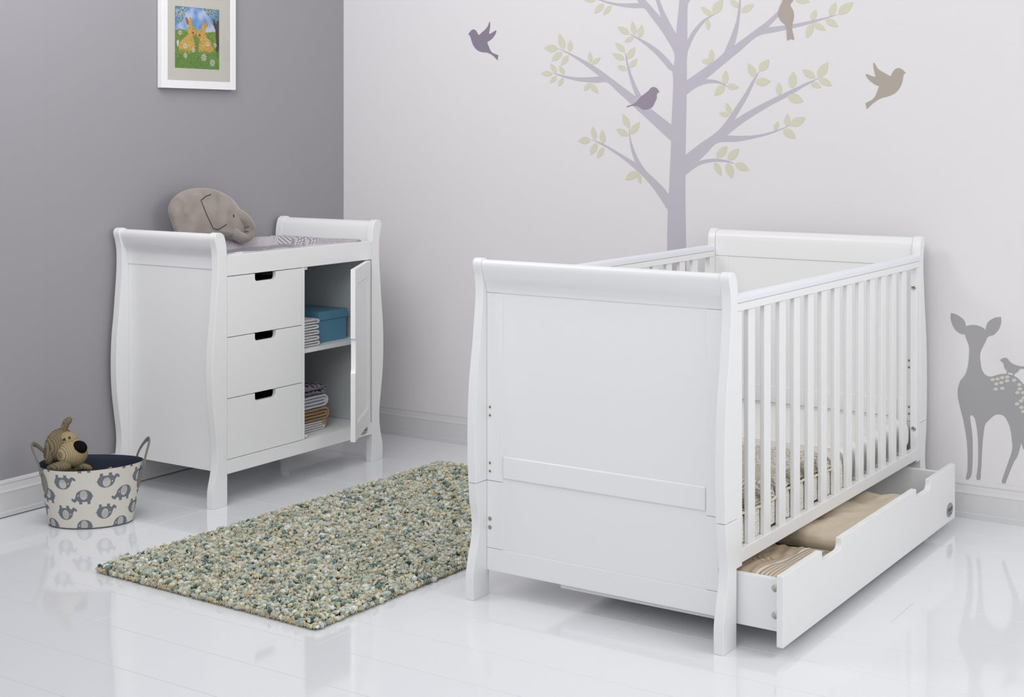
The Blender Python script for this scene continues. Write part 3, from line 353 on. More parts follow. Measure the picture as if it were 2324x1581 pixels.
B1=[(-682.7,1737.1),(-691.7,1746.3),(-700.3,1753.7),(-708.9,1756.2),(-718.4,1754),(-726.1,1747.1),(-732.9,1736.2),(-738.1,1731.1),(-748.3,1738.5),(-762,1747.8),(-775.6,1758.5),(-784.1,1769.4),(-788.3,1779.1),(-790.5,1785.3),(-792.9,1785.6),(-795.1,1778.8),(-795.6,1769),(-793.9,1757.8),(-791.2,1745.3),(-789.2,1734.4),(-801,1737.2),(-811.2,1742.4),(-821.3,1747.2),(-826.3,1747.5),(-826.8,1745.3),(-823.8,1735.7),(-816.2,1724.8),(-806.1,1714.6),(-794.2,1706.6),(-783.2,1701.4),(-780.7,1697.3),(-785.8,1686.6),(-794.2,1669.5),(-802.7,1658),(-812.8,1652.1),(-826.3,1647.5),(-838.1,1642.3),(-834.4,1636.1),(-834.4,1629.1),(-833.1,1622.5),(-823,1630.8),(-809.5,1642.4),(-794.2,1650.6),(-777.3,1656.7),(-760.3,1658.2),(-744.9,1661.2),(-731.2,1667.2),(-719.2,1676.1),(-708.9,1689.1),(-702,1703.5),(-696.8,1717.8),(-691.7,1729.3),(-687.4,1734.4)]
B2=[(-1444.7,1422.5),(-1456.2,1428.1),(-1473.7,1432.3),(-1493.5,1445.3),(-1510.8,1462.5),(-1530.5,1475.4),(-1545.2,1486),(-1552.6,1494.6),(-1564.8,1498.8),(-1577,1495.5),(-1584.3,1487.6),(-1591.1,1478.8),(-1581.9,1475.9),(-1578.5,1468.2),(-1578.5,1455.1),(-1569.7,1437.9),(-1562.4,1424.9),(-1550.1,1416.3),(-1525.6,1410.9),(-1508.3,1416.7),(-1496,1424.7),(-1478.6,1426.6),(-1463.7,1425.9),(-1451.2,1421.6)]
B3=[(-2105.4,1823.1),(-2118.5,1829.8),(-2131.6,1823.8),(-2142.5,1804.8),(-2133.8,1799),(-2131.6,1786.8),(-2140.3,1774.1),(-2144.7,1755.5),(-2142.5,1735),(-2137.3,1714.8),(-2137.3,1702.4),(-2142.5,1681.7),(-2146,1664.4),(-2140.3,1662.9),(-2131.6,1667.8),(-2124.2,1660.6),(-2118.5,1664.1),(-2117.2,1686.8),(-2116.4,1707.4),(-2109.8,1720),(-2094.4,1733),(-2085.6,1749.8),(-2084.3,1766.4),(-2090,1786.8),(-2098.8,1802.8)]
B4=[(-2414.8,1424.3),(-2423.5,1430.4),(-2434.1,1435.5),(-2444.7,1442.4),(-2452.7,1452.7),(-2458,1465.5),(-2463.3,1478.3),(-2465.9,1484),(-2463.9,1486.6),(-2455.3,1490),(-2443.4,1497.3),(-2431.4,1507.2),(-2422.1,1517.8),(-2417.5,1526.9),(-2416.8,1530.2),(-2420.8,1530.5),(-2430.1,1527.3),(-2440.7,1522.6),(-2454,1520.1),(-2449.4,1535.3),(-2446.1,1550.8),(-2445,1563.8),(-2445.4,1570),(-2449.4,1569.9),(-2454,1561),(-2461.9,1549.2),(-2475.1,1539.2),(-2490.9,1530.5),(-2504,1522.8),(-2508.6,1522.4),(-2514.5,1533.8),(-2521,1542.6),(-2528.9,1547.8),(-2537.3,1549),(-2547.1,1545.9),(-2554.8,1539.9),(-2562.9,1531.7),(-2557.4,1527.8),(-2554.2,1522.7),(-2552.2,1510),(-2547.1,1491),(-2538,1474.5),(-2524.9,1461.3),(-2509.3,1453.2),(-2493.5,1448.2),(-2477.8,1444.6),(-2463.3,1438.3),(-2450,1429.5),(-2438.1,1420.6),(-2428.8,1411.6),(-2420.8,1404.8),(-2419.5,1410.4),(-2417.5,1419.5)]
B5=[(-2887.2,549.7),(-2895.3,555.8),(-2903.5,558.6),(-2912.4,555.7),(-2919.7,546.7),(-2935.8,537.8),(-2956,534.2),(-2976,535.2),(-2984,531.8),(-2976,529),(-2951.9,526.8),(-2945.9,515.9),(-2936.6,509.7),(-2931.8,499.3),(-2928.6,499.9),(-2930.6,509.6),(-2923.7,510.6),(-2916.8,511.2),(-2910.8,504),(-2909.6,506.4),(-2910.8,514.8),(-2902.7,524.5),(-2898.6,540.7)]
DEER=[(-2720.3,697.7),(-2738,694.7),(-2756.9,684.6),(-2768.2,672.7),(-2772.4,656.2),(-2786.2,660.6),(-2800.8,662.5),(-2817.4,660.3),(-2829.8,655),(-2838.8,648.1),(-2842.1,665.5),(-2852.4,680.9),(-2870.9,692.6),(-2890.5,696.1),(-2890.5,675.3),(-2883.1,653.9),(-2866.8,633.9),(-2847.1,625.3),(-2838,606.6),(-2823.6,576.1),(-2820.3,556.9),(-2821.5,540.3),(-2825.6,515.5),(-2833.9,499.5),(-2846.2,491.4),(-2860.6,491.5),(-2883.1,500.6),(-2903.5,504.2),(-2923.7,502.7),(-2943.9,495.1),(-2960,480.1),(-2978,459.1),(-2989.9,431.5),(-2992.7,403),(-2988.7,365.5),(-2991.9,328.8),(-3001.9,288.8),(-2997.9,230.8),(-3003.9,145.2),(-2995.1,131.7),(-2988.7,143.2),(-2985.9,225.2),(-2976,244.6),(-2966,253.7),(-2956,277.2),(-2953.9,262.5),(-2944.7,230.4),(-2933.8,210.4),(-2919.7,175.5),(-2904.3,131.9),(-2894.5,132.7),(-2893.3,140.8),(-2903.5,173.4),(-2917.7,216.7),(-2927.8,253.2),(-2925.7,288.2),(-2921.7,316.7),(-2913.6,340.7),(-2901.4,360.2),(-2883.1,364.9),(-2866.8,358.5),(-2850.4,342.1),(-2838,326.1),(-2833.1,302.5),(-2827.7,247.4),(-2824.8,184.2),(-2822.3,146.1),(-2820.7,134.2),(-2809.9,132.7),(-2808.2,144.3),(-2813.2,182.7),(-2814,245.8),(-2811.1,295.8),(-2804.1,337),(-2797.4,348.9),(-2790.4,352.4),(-2786.6,345.6),(-2790.4,314.5),(-2794.5,277.1),(-2795.4,222.5),(-2793.7,167.6),(-2789.1,141.8),(-2779.9,129.2),(-2772.4,129.9),(-2772.8,137.5),(-2777.9,165.6),(-2777.9,220.4),(-2773.7,274.7),(-2763.2,332.6),(-2752.7,373.7),(-2745.6,406.8),(-2744.3,432),(-2748.5,453.6),(-2754.8,469),(-2769.5,489.3),(-2777.9,515.4),(-2782,545.2),(-2782.9,585.3),(-2773.7,612),(-2768.2,627.6),(-2754.8,628.2),(-2738,638.8),(-2727.5,655),(-2720.3,675.6)]
SPOTS=[(-2862.7,480.8),(-2879,484.8),(-2894.5,490.9),(-2911.2,494.5),(-2874.9,467.8),(-2891.3,473.9),(-2910.4,481.6),(-2872.9,449.7),(-2894.9,454.7),(-2933.8,485.9),(-2951.1,472.6),(-2952.3,458.3),(-2944.7,445.1),(-2963.2,446.9),(-2956.8,418.2),(-2943.5,406.9),(-2958,396.4),(-2964,383),(-2965.2,429),(-2974,405.1)]
BUN1=[(-1015.9,1632.1),(-1018.5,1655.9),(-1015.9,1670.3),(-1003,1683),(-986.8,1695.8),(-973.1,1703.8),(-970.5,1711.2),(-973.8,1720.6),(-971.2,1732.8),(-964,1739.2),(-970.5,1744.8),(-980.3,1753.8),(-984.2,1768),(-981,1774.2),(-973.8,1773.5),(-965.6,1764.4),(-960.7,1750.3),(-961.4,1769.5),(-957.4,1774.6),(-950.9,1770.2),(-946.9,1758.4),(-947.6,1746.3),(-934.4,1737.4),(-924.5,1725.9),(-921.8,1716.4),(-931.1,1708.6),(-942.6,1703.1),(-939.3,1693.6),(-931.1,1674.7),(-929.4,1655.4),(-931.1,1640.8),(-944.3,1633),(-977,1626.7),(-1003,1627.9)]
BUN2=[(-911.2,1636.9),(-914.5,1656.1),(-907.9,1675.9),(-906.2,1690.5),(-917.8,1699.6),(-923.8,1709),(-922.8,1716.3),(-916.2,1726.4),(-901.2,1733.3),(-894.5,1737.4),(-894.5,1747.1),(-887.9,1759.7),(-881.2,1765),(-876.1,1762.9),(-877.8,1750.6),(-882.8,1738.1),(-877.8,1745.7),(-869.4,1757.2),(-862.7,1763.7),(-858.6,1759.1),(-862.7,1746.6),(-872.8,1731.4),(-876.1,1721.4),(-871.1,1709.5),(-864.4,1697.7),(-849.2,1691.1),(-842.4,1679.2),(-837.3,1667.2),(-827.1,1657.9),(-828.8,1645.6),(-844.1,1637.5),(-877.8,1633.5)]
EAR1=[(-981,1768.2),(-977,1772.1),(-969.9,1764.1),(-965.6,1752.4),(-967.3,1742.6),(-975.4,1751.8)]
EAR2=[(-958.1,1769.7),(-954.1,1770),(-949.5,1758.2),(-950.9,1748.5),(-956.1,1753)]
EAR3=[(-887.9,1750),(-882.8,1760),(-879.5,1759),(-881.2,1747.9),(-886.2,1740.3)]
EAR4=[(-869.4,1746.2),(-864.4,1756.3),(-861.7,1754),(-866,1741.5),(-871.8,1733.9)]
TRK=[(-833.9,1777.9),(-827.1,1770.9),(-813.4,1754.6),(-810,1769.6),(-800.4,1772.6),(-800.4,1622.2),(-818.6,1623.9),(-815.1,1680.6),(-818.6,1729.7),(-830.5,1753.5)]
DAISY=[(-1009.5, 1711.3, 7), (-982.6, 1660.0, 7.5), (-939.3, 1645.3, 6.5), (-981.9, 1622.8, 7.5), (-882.8, 1619.2, 10.5), (-835.6, 1599.8, 10), (-861.0, 1674.6, 7.5), (-820.3, 1670.5, 6.5)]
CHEEK=[(-941.0, 1714.1), (-906.2, 1706.3)]
PEYE=[(-939.3, 1727.4), (-899.6, 1721.3)]
TAILW=[(-1028.8,1674.4),(-1024,1681.9),(-1016.6,1681.1),(-1015.9,1672.7),(-1020.8,1654.6),(-1025.6,1660.3)]
PILLOW=[(-1123.1,939.3),(-1135.2,983.1),(-1142.4,1022.9),(-1137.6,1044.2),(-1120.7,1065.1),(-1086.5,1085.5),(-1047.1,1098.6),(-1007.2,1103.8),(-956.7,1104.7),(-905.3,1099.3),(-858.5,1084.7),(-816.3,1064.4),(-784.3,1032.9),(-765.5,1005.5),(-752,982.1),(-746,962.8),(-746,932.3),(-768.2,903.2),(-816.3,906.2),(-879.4,913.7),(-946.5,899.3),(-1047.1,902),(-1110.9,909.7)]
PEAR=[(-938.8,1080.1),(-971.9,1073.2),(-1004.7,1059.8),(-998.2,1027.3),(-989.6,1001.2),(-977,974.8),(-965.3,949.5),(-939.8,944.4),(-915.7,952.3),(-888.8,961.6)]
PILEYE=[(-838.5,991.2)]
PTRUNK=[(-818,1003),(-797,993),(-776.6,978.4),(-761.1,957.3),(-756.6,930.4),(-763.3,907.4),(-792,898.2),(-829.2,911.4),(-853.1,932.8)]

# ---------------------------------------------------------------- the setting
FLOOR = mat('white_gloss_boards', (0.80, 0.81, 0.835), 0.07, 0.5, bump=('noise', 6, 0.035, 0.004), coat=0.3)
FLOOR.node_tree.nodes['Principled BSDF'].inputs['Coat Roughness'].default_value = 0.04
WALLA = mat('grey_wall_paint', (0.318, 0.309, 0.328), 0.7, 0.25, bump=('noise', 220, 0.06, 0.001))
WALLB = mat('off_white_wall_paint', (0.73, 0.712, 0.722), 0.7, 0.25, bump=('noise', 160, 0.08, 0.001))
SKIRT = mat('white_skirting_paint', (0.66, 0.655, 0.66), 0.4, 0.4)
def struct(o): o['kind'] = 'structure'; return o
g = G(); rnd = random.Random(4)
g.box(-7.2, 0.1, -6.4, 0.1, -0.06, -0.006)
x = 0.0 - 0.0100
xs = [-0.9897 + 0.1959*k for k in range(-33, 6)]
for i in range(len(xs)-1):
    a, b = xs[i] + 0.0006, xs[i+1] - 0.0006
    if i == 0: a = -7.2
    b = min(b, 0.0)
    if b <= a: continue
    y = -6.4 - rnd.random()*1.2
    if -1.78 < a < -1.5: y = -2.3154 - 1.8*3
    while y < 0:
        y0, y1 = max(y, -6.4), min(y + 1.8, 0.0)
        if y1 > y0: g.box(a, b, y0 + 0.0004, y1 - 0.0004, -0.012, 0.0)
        y += 1.8
struct(g.build('floor', FLOOR, bevel=0.0007, smooth=0))
g = G(); g.box(0, 0.1, -6.4, 0.1, -0.06, 2.7); struct(g.build('wall_back', WALLB, smooth=0))
g = G(); g.box(-7.2, -1.6342, 0, 0.1, -0.06, 2.7); g.box(-1.6338, 0, 0.0005, 0.1, -0.06, 2.7); struct(g.build('wall_left', WALLA, smooth=0, bevel=0.0002))
# skirting: plinth, flat face, ogee top
SK = [(0, 0), (0.018, 0), (0.018, 0.019), (0.0155, 0.021), (0.0155, 0.083), (0.017, 0.085), (0.0165, 0.089), (0.0135, 0.092), (0.011, 0.099), (0.0105, 0.105), (0.0085, 0.111), (0.010, 0.115), (0.0095, 0.121), (0.007, 0.1255), (0, 0.1265)]
g = G(); g.prism([(-a, b) for a, b in SK], 'y', -6.4, -0.0005); struct(g.build('baseboard_back', SKIRT, smooth=25))
g = G(); g.prism([(-a, b + (0.0035 if b < 0.01 else 0)) for a, b in SK], 'x', -7.2, -0.0185); struct(g.build('baseboard_left', SKIRT, smooth=25))

# ---------------------------------------------------------------- wall stickers on the back wall
TRUNKC = mat('lilac_grey_vinyl', (0.50, 0.475, 0.53), 0.6, 0.25)
LEAFC = mat('pale_green_vinyl', (0.62, 0.61, 0.475), 0.6, 0.25)
BIRDP = mat('plum_grey_vinyl', (0.245, 0.215, 0.275), 0.6, 0.25)
BIRDP2 = mat('mauve_grey_vinyl', (0.30, 0.255, 0.315), 0.6, 0.25)
BIRDT = mat('taupe_vinyl', (0.42, 0.36, 0.325), 0.6, 0.25)
BIRDS = mat('sand_grey_vinyl', (0.405, 0.365, 0.315), 0.6, 0.25)
DEERC = mat('mid_grey_vinyl', (0.36, 0.355, 0.365), 0.6, 0.25)
SPOTC = mat('pale_spot_vinyl', (0.60, 0.59, 0.52), 0.6, 0.25)
def mmp(l): return [(a/1000, b/1000) for a, b in l]
def sticker(name, poly, m, parent=None, t=0.0006, base=0.0, off=(0, 0, 0)):
    P_ = round_poly(mmp(poly)); n = len(P_)
    vs, _, fs, _, _, _ = mathutils.geometry.delaunay_2d_cdt([Vector(p) for p in P_], [], [list(range(n))], 1, 1e-6)
    g = G(); g.add([(-base - t, p.x, p.y) for p in vs], [tuple(f) for f in fs])
    g.add([(-base - t, a, b) for a, b in P_] + [(-base - 0.00005, a, b) for a, b in P_], [(i, (i+1) % n, (i+1) % n + n, i+n) for i in range(n)])
    return g.build(name, m, parent, off, smooth=0, fix=False)
cy = (TREE[0][0] + TREE[-1][0])/2000
o = sticker('tree_wall_sticker', TREE, TRUNKC, off=(0, cy, 0.15))
tag(o, 'tall lilac-grey tree sticker with pale green leaves on the back wall, rising behind the cot', 'wall sticker')
g = G()
for i, l in enumerate(LEAVES): g.prism(mmp(l), 'x', -0.00115 - 0.00003*(i % 5), -0.0007)
f = g.build('foliage', LEAFC, o, (0, cy, 0.15), smooth=0); f.location = (0, 0, 0); f['label'] = 'pale green leaves'
for nm, P_, m, lab, base in (
    ('flying_bird_sticker', B1, BIRDP, 'plum-grey flying bird sticker on the wall left of the tree', 0),
    ('perched_bird_sticker', B2, BIRDP2, 'mauve-grey bird sticker perched on the left lower limb of the tree', 0.0013),
    ('perched_bird_sticker', B3, BIRDT, 'taupe bird sticker hanging from an upper right branch at the top edge', 0.0013),
    ('flying_bird_sticker', B4, BIRDS, 'sand-grey flying bird sticker right of the tree', 0),
    ('perched_bird_sticker', B5, DEERC, 'small grey bird sticker standing on the back of the deer', 0.0013)):
    c = P_[0]; o = sticker(nm, P_, m, base=base, off=(0, c[0]/1000, c[1]/1000)); tag(o, lab, 'wall sticker', 'bird wall stickers')
o = sticker('deer_wall_sticker', DEER, DEERC, off=(0, -2.85, 0.2)); tag(o, 'grey spotted fawn sticker on the back wall beside the cot', 'wall sticker')
g = G()
for a, b in SPOTS:
    g.prism([(a/1000 + 0.0075*math.cos(t)*1.0, b/1000 + 0.0055*math.sin(t) - 0.001*math.cos(t)) for t in [2*math.pi*k/16 for k in range(16)]], 'x', -0.00115, -0.0007)
f = g.build('spots', SPOTC, o, (0, -2.85, 0.2), smooth=0); f.location = (0, 0, 0); f['label'] = 'pale oval spots'

# ---------------------------------------------------------------- framed picture
FX0, FX1, FZ0, FZ1 = -1.1118, -0.7101, 1.4938, 1.99
pf = empty('picture_frame', (-0.911, -0.001, FZ0), 'white framed painting of two golden rabbits in a daisy meadow', 'picture')
PO = (-0.911, -0.001, FZ0)
g = G(); w = 0.031
for a in ((FX0, FX0+w, FZ0, FZ1), (FX1-w, FX1, FZ0, FZ1), (FX0+w, FX1-w, FZ0, FZ0+w), (FX0+w, FX1-w, FZ1-w, FZ1)):
    g.box(a[0], a[1], -0.026, -0.002, a[2], a[3])
g.build('frame', PAINT, pf, PO, bevel=0.0012, loc=(0, 0, 0))
MATB = mat('cream_mount_card', (0.74, 0.71, 0.65), 0.8, 0.2)
g = G(); px0, px1, pz0, pz1 = -1.040, -0.8002, 1.573, 1.8135
iz0, iz1, ix0, ix1 = FZ0+w-0.003, FZ1-w+0.003, FX0+w-0.003, FX1-w+0.003
for a in ((ix0, px0, iz0, iz1), (px1, ix1, iz0, iz1), (px0, px1, iz0, pz0), (px0, px1, pz1, iz1)): g.box(a[0], a[1], -0.0215, -0.019, a[2], a[3])
g.build('mount', MATB, pf, PO, loc=(0, 0, 0), smooth=0)
N = 260
X, Z = np.meshgrid(np.linspace(px0-0.002, px1+0.002, N), np.linspace(pz0-0.002, pz1+0.002, N))
g = G(); g.grid([[(X[j, i], -0.0188, Z[j, i]) for i in range(N)] for j in range(N)])
o = g.build('painting', ATTP, pf, PO, loc=(0, 0, 0), smooth=0)
rs = np.random.RandomState(3)
def blur(a, k):
    for _ in range(k): a = (a + np.roll(a, 1, 0) + np.roll(a, -1, 0) + np.roll(a, 1, 1) + np.roll(a, -1, 1))/5
    return a
def nfield(k, n=N): a = blur(rs.randn(n, n), k); return a/np.abs(a).max()
u = (X-px0)/(px1-px0); v = (Z-pz0)/(pz1-pz0)
sky = lin(105, 160, 218)[None, None]*np.ones((N, N, 1)); cl = np.clip(nfield(260)*1.1+0.25+0.7*np.abs(u-0.5), 0, 1)[..., None]
col = sky*(1-cl) + lin(200, 212, 240)*cl
hz = 0.60 + 0.03*np.sin(u*9) + 0.03*nfield(6)
gr = v < hz
gn = np.clip(0.5 + 0.6*nfield(4) + 0.35*nfield(1), 0, 1)[..., None]
grass = lin(60, 115, 40)*(1-gn) + lin(160, 185, 60)*gn
dk = np.clip(1.15-1.6*v+0.2*nfield(10), 0, 1)[..., None]; grass = grass*(1-0.35*dk) + lin(50, 125, 75)*0.35*dk
col = np.where(gr[..., None], grass, col)
streak = np.roll(np.abs(nfield(1)), 1, 0); 
tl = ((np.hypot(u/0.26, (1-v)/0.30) < 1) | (np.hypot((1-u)/0.36, (1-v)/0.17) < 1) | (np.hypot((1-u)/0.20, (1-v)/0.36) < 1)) & (nfield(2) > 0.05*nfield(30)+0.02)
col = np.where(tl[..., None], lin(70, 120, 80)*(1+0.6*nfield(1))[..., None], col)
col = np.where(inpoly(X*1000, Z*1000, TRK)[..., None], lin(75, 55, 50)*(1+0.5*nfield(2))[..., None], col)
col = np.where(inpoly(X*1000, Z*1000, TAILW)[..., None], lin(225, 225, 230), col)
fur = np.clip(0.5+0.7*nfield(5)+0.3*nfield(1), 0, 1)[..., None]
for b in (BUN1, BUN2):
    ins = inpoly(X*1000, Z*1000, b); col = np.where(ins[..., None], lin(188, 132, 48)*(1-fur)+lin(232, 205, 110)*fur, col)
    edge = ins & (blur(ins.astype(float), 6) < 0.8); col = np.where(edge[..., None], lin(165, 115, 60), col)
for e, cc in ((EAR1, (165, 80, 70)), (EAR2, (215, 165, 115)), (EAR3, (205, 155, 110)), (EAR4, (190, 130, 95))):
    col = np.where(inpoly(X*1000, Z*1000, e)[..., None], lin(*cc), col)
for a, b in CHEEK: col = np.where(((X*1000-a)**2+(Z*1000-b)**2 < 5.4**2)[..., None], lin(175, 60, 45), col)
for a, b in PEYE: col = np.where(((X*1000-a)**2+(Z*1000-b)**2/1.6 < 1.9**2)[..., None], lin(60, 50, 40), col)
tuft = (v < 0.30+0.06*nfield(2)) & (nfield(1) > -0.2) & (v < 0.33); col = np.where(tuft[..., None], grass, col)
for a, b, r_ in DAISY:
    dx, dz = X*1000-a, (Z*1000-b); rr = np.hypot(dx, dz)*2.6/2.6; th = np.arctan2(dz, dx)
    pet = (rr < r_*1.45) & (np.cos(th*9+a) > -0.35 + 0.55*rr/(r_*1.45)) ; col = np.where(pet[..., None], lin(225, 225, 228), col)
    col = np.where((rr < r_*0.36)[..., None], lin(205, 150, 55), col)
setcol(o, np.clip(col*1.08, 0, 0.95).reshape(-1, 3))
GL = bpy.data.materials.new('picture_glass'); GL.use_nodes = True; nt = GL.node_tree; nt.nodes.clear()
out = nt.nodes.new('ShaderNodeOutputMaterial'); mx = nt.nodes.new('ShaderNodeMixShader'); tr = nt.nodes.new('ShaderNodeBsdfTransparent'); gs = nt.nodes.new('ShaderNodeBsdfGlossy'); fr = nt.nodes.new('ShaderNodeFresnel')
gs.inputs['Roughness'].default_value = 0.02; fr.inputs['IOR'].default_value = 1.22
nt.links.new(fr.outputs[0], mx.inputs[0]); nt.links.new(tr.outputs[0], mx.inputs[1]); nt.links.new(gs.outputs[0], mx.inputs[2]); nt.links.new(mx.outputs[0], out.inputs[0])
g = G(); g.box(ix0, ix1, -0.0238, -0.0228, iz0, iz1); g.build('glass_pane', GL, pf, PO, loc=(0, 0, 0), smooth=0)

# ---------------------------------------------------------------- changing table (closed sides, three drawers, one open door)
DO = (-0.879, -0.28, 0.0)
ct = empty('changing_table', DO, 'white sleigh changing unit with three drawers and one open door, against the grey wall', 'changing table')
def part(g, name, m=PAINT, parent=ct, bevel=0.0014, off=DO, **k): return g.build(name, m, parent, off, bevel=bevel, loc=(0, 0, 0), **k)
DP = crom([(-1.3551, 0.0), (-1.3551, 0.046), (-1.3524, 0.072), (-1.3414, 0.115), (-1.3345, 0.16), (-1.3345, 0.206), (-1.3434, 0.273), (-1.3551, 0.36), (-1.3600, 0.459), (-1.3565, 0.56), (-1.3475, 0.642), (-1.339, 0.735), (-1.3345, 0.785), (-1.332, 0.835), (-1.3328, 0.885), (-1.3388, 0.918), (-1.3465, 0.944), (-1.3462, 0.957), (-1.3390, 0.966), (-1.3260, 0.9690), (-1.3120, 0.9655), (-1.3008, 0.956), (-1.2935, 0.936), (-1.2885, 0.905), (-1.2865, 0.86)], 4)
DPOST = DP + [(-1.2855, 0.80), (-1.2855, 0.0)]
DROLL = [(-1.303, 0.872)] + crom([(-1.305, 0.880), (-1.313, 0.893), (-1.324, 0.905), (-1.333, 0.920), (-1.3405, 0.940), (-1.341, 0.953), (-1.336, 0.961), (-1.325, 0.9645), (-1.312, 0.961), (-1.302, 0.951), (-1.296, 0.935), (-1.292, 0.905)], 4) + [(-1.2875, 0.86), (-1.2875, 0.835), (-1.303, 0.835)]
YF, YB = -0.542, -0.021
mirror = lambda P_: [(-1.758 - a, b) for a, b in P_]
for sgn in (0, 1):
    f = (lambda p: p) if not sgn else mirror
    g = G(); xa, xb = sorted([f([(-1.300, 0)])[0][0], f([(-1.286, 0)])[0][0]])
    g.box(xa, xb, YF+0.031, YB-0.031, 0.117, 0.8715)
    sp = part(g, 'side_panel')
    g = G(); g.prism(f(DROLL), 'y', YF+0.0313, YB-0.0313); part(g, 'roll_rail', parent=sp, smooth=30)
    for y0 in (YF, YB-0.031):
        g = G(); g.prism(f(DPOST), 'y', y0, y0+0.031); part(g, 'post', parent=sp, smooth=30)
XL, XR = -1.2855, -0.4725
g = G(); g.box(XL, XR, YF+0.018, YB-0.02, 0.822, 0.842); part(g, 'top_board')
g = G(); g.box(XL+.0003, XR-.0003, YF, YF+0.018, 0.8125, 0.886); part(g, 'front_rail')
g = G(); g.box(XL+.0003, XR-.0003, YB-0.019, YB-0.003, 0.8125, 0.866); part(g, 'back_rail')
g = G(); g.box(XL+.0003, XR-.0003, YF, YF+0.018, 0.1116, 0.161); brail = part(g, 'bottom_rail')
g = G(); g.box(XL, XR, YF+0.0185, YB-0.012, 0.146, 0.162); part(g, 'bottom_board', PAINT)
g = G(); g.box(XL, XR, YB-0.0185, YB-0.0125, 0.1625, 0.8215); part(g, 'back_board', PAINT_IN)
g = G(); g.box(-0.8890, -0.8745, YF+0.001, YB-0.02, 0.1625, 0.8118); part(g, 'divider')
g = G(); g.box(-0.8740, XR-0.0005, YF+0.022, YB-0.02, 0.482, 0.4975); part(g, 'shelf')
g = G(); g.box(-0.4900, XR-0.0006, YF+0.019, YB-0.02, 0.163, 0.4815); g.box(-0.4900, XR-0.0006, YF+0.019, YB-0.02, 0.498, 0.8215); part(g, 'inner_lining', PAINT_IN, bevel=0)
def slot(x0, x1, z0, z1, cx, hw, d):
    P_ = [(x0, z0), (x1, z0), (x1, z1), (cx+hw, z1), (cx+hw, z1-d+0.012)]
    P_ += [(cx+hw-0.012+0.012*math.cos(t), z1-d+0.012-0.012*math.sin(t)) for t in (0.3, 0.6, 0.9, 1.2, 1.5708)]
    P_ += [(cx-hw+0.012-0.012*math.sin(t), z1-d+0.012-0.012*math.cos(t)) for t in (0, 0.37, 0.67, 0.97, 1.27)]
    return P_ + [(cx-hw, z1-d+0.012), (cx-hw, z1), (x0, z1)]
for z0, z1 in ((0.1630, 0.3768), (0.3792, 0.5938), (0.5962, 0.8102)):
    g = G(); g.prism(slot(-1.2842, -0.8905, z0, z1, -1.0885, 0.056, 0.028), 'y', YF+0.0005, YF+0.0180)
    dr = part(g, 'drawer', bevel=0.0008)
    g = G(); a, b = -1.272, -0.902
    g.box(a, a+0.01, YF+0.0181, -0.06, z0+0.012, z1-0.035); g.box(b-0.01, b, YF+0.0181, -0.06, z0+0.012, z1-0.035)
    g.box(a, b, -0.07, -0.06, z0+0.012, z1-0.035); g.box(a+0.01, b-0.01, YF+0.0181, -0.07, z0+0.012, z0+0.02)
    part(g, 'drawer_tray', DARK, parent=dr, bevel=0)  # tray coloured near-black to paint in the shade seen through the slot
for zz in (0.164, 0.800):
    g = G(); g.box(-0.874, -0.846, YF+0.012, YF+0.05, zz, zz+0.011); part(g, 'door_catch')
# door, hinged on the right, standing open about 31 degrees
hx, hy, ang = -0.4790, YF+0.001, R(30.5)
def dl(p):
    x, y, z = p   # x along the door from the hinge, y outward from the room face inwards
    return (hx - x*math.cos(ang) + y*math.sin(ang)*-1, hy - x*math.sin(ang) + y*math.cos(ang), z)
class DG(G):
    def add(s, vs, fs): G.add(s, [dl(p) for p in vs], fs)
dw, dz0, dz1 = 0.392, 0.1640, 0.8095
g = DG()
fr_ = 0.052
g.prism([(dw-fr_, dz0), (dw, dz0), (dw, 0.420), (dw-0.005, 0.427), (dw-0.010, 0.436), (dw-0.010, 0.5475), (dw-0.008, 0.5495), (dw, 0.5500), (dw, dz1), (dw-fr_, dz1)], 'y', 0.0, 0.018)
g.box(0.0, fr_, 0.0, 0.018, dz0, dz1)
g.box(fr_, dw-fr_, 0.0, 0.018, dz0, dz0+0.060); g.box(fr_, dw-fr_, 0.0, 0.018, dz1-0.058, dz1)
g.box(fr_-0.002, dw-fr_+0.002, 0.0075, 0.0150, dz0+0.058, dz1-0.056)
